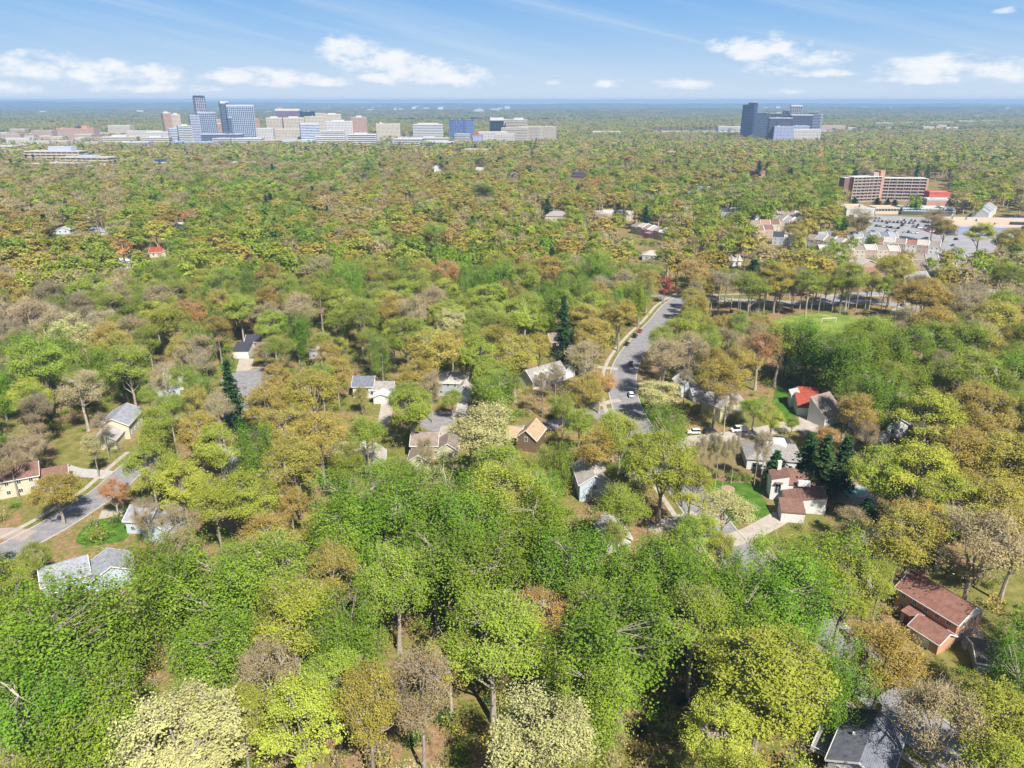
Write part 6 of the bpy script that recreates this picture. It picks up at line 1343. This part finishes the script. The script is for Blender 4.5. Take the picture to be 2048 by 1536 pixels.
# high thin streaks
cs = node(t, 'ShaderNodeCombineXYZ'); L.new(M_('ADD', M_('MULTIPLY', az, 1.2), M_('MULTIPLY', el, 2.4)), cs.inputs[0]); L.new(M_('ADD', M_('MULTIPLY', el, 16.0), M_('MULTIPLY', az, 3.4)), cs.inputs[1])
n2 = node(t, 'ShaderNodeTexNoise', inp={'Scale': 1.5, 'Detail': 6, 'Roughness': 0.6, 'Distortion': 0.4}); L.new(cs.outputs[0], n2.inputs['Vector'])
m2 = node(t, 'ShaderNodeMapRange', interpolation_type='SMOOTHSTEP', inp={'From Min': 0.42, 'From Max': 0.78, 'To Max': 0.62}); L.new(n2.outputs['Fac'], m2.inputs[0])
mg = node(t, 'ShaderNodeMix', data_type='RGBA', blend_type='MULTIPLY'); mg.inputs[0].default_value = 1; L.new(sk.outputs[0], mg.inputs[6]); mg.inputs[7].default_value = (1.0, 1.0, 1.0, 1)
# pale band low down, deeper blue above it
er = node(t, 'ShaderNodeMapRange', inp={'From Min': 0.0, 'From Max': 0.13}); L.new(el, er.inputs[0])
gr = rgbramp(t, [(0.0, (.50, .58, .68)), (.28, (.38, .51, .67)), (.6, (.245, .42, .66)), (.95, (.155, .345, .64))]); L.new(er.outputs[0], gr.inputs[0])
gm = node(t, 'ShaderNodeMix', data_type='RGBA', blend_type='MULTIPLY'); gm.inputs[0].default_value = 1; L.new(gr.outputs[0], gm.inputs[6]); gm.inputs[7].default_value = (15.8, 15.8, 15.8, 1)
hz = node(t, 'ShaderNodeMapRange', interpolation_type='SMOOTHSTEP', inp={'From Min': 0.12, 'From Max': 0.45, 'To Min': 0.95, 'To Max': 0.0}); L.new(el, hz.inputs[0])
m0 = node(t, 'ShaderNodeMix', data_type='RGBA'); m0.clamp_result = False; L.new(hz.outputs[0], m0.inputs[0]); L.new(mg.outputs[2], m0.inputs[6]); L.new(gm.outputs[2], m0.inputs[7])
m1 = node(t, 'ShaderNodeMix', data_type='RGBA'); L.new(m2.outputs[0], m1.inputs[0]); L.new(m0.outputs[2], m1.inputs[6]); m1.inputs[7].default_value = (8.1, 9.4, 10.7, 1)
m3 = node(t, 'ShaderNodeMix', data_type='RGBA'); L.new(mr.outputs[0], m3.inputs[0]); L.new(m1.outputs[2], m3.inputs[6]); 
m3s = node(t, 'ShaderNodeMapRange', interpolation_type='SMOOTHSTEP', inp={'From Min': 0.5, 'From Max': 2.6}); L.new(cl, m3s.inputs[0])
mcc = node(t, 'ShaderNodeMix', data_type='RGBA'); mcc.inputs[6].default_value = (.745, .80, .875, 1); mcc.inputs[7].default_value = (.88, .88, .885, 1); L.new(m3s.outputs[0], mcc.inputs[0])
mcx = node(t, 'ShaderNodeMix', data_type='RGBA', blend_type='MULTIPLY'); mcx.inputs[0].default_value = 1; L.new(mcc.outputs[2], mcx.inputs[6]); mcx.inputs[7].default_value = (13.2, 13.2, 13.2, 1); L.new(mcx.outputs[2], m3.inputs[7])
L.new(m3.outputs[2], bg.inputs[0])
# haze
q = MB(); q.box(-GX-50, GX+50, GY0-50, GY1+50, -1, 120); m = bpy.data.materials.new('haze'); t = nt(m); out = node(t, 'ShaderNodeOutputMaterial')
pv = node(t, 'ShaderNodeVolumePrincipled'); pv.inputs['Color'].default_value = (0.40, 0.65, 1.0, 1); pv.inputs['Density'].default_value = HAZE; pv.inputs['Anisotropy'].default_value = 0.0; t.links.new(pv.outputs[0], out.inputs[1])
if HAZE > 0: tag(q.build('haze', m), kind='stuff')
# ------------------------------------------------------------------ camera
cd = bpy.data.cameras.new('camera'); co = bpy.data.objects.new('camera', cd); COL.objects.link(co); SC.camera = co
cd.sensor_fit = 'HORIZONTAL'; cd.sensor_width = 36; cd.lens = 36*F/2048; cd.clip_start = 1; cd.clip_end = 60000
co.location = (0, 0, H); co.rotation_euler = (pi/2-PITCH, 0, 0)
vs = SC.view_settings; vs.view_transform = 'Standard'; vs.look = 'None'; vs.gamma = 1; vs.exposure = EXPO
SC.cycles.max_bounces = 6; SC.cycles.diffuse_bounces = 2; SC.cycles.transmission_bounces = 4; SC.cycles.volume_bounces = 0; SC.cycles.transparent_max_bounces = 4
SC.cycles.use_denoising = DENOISE
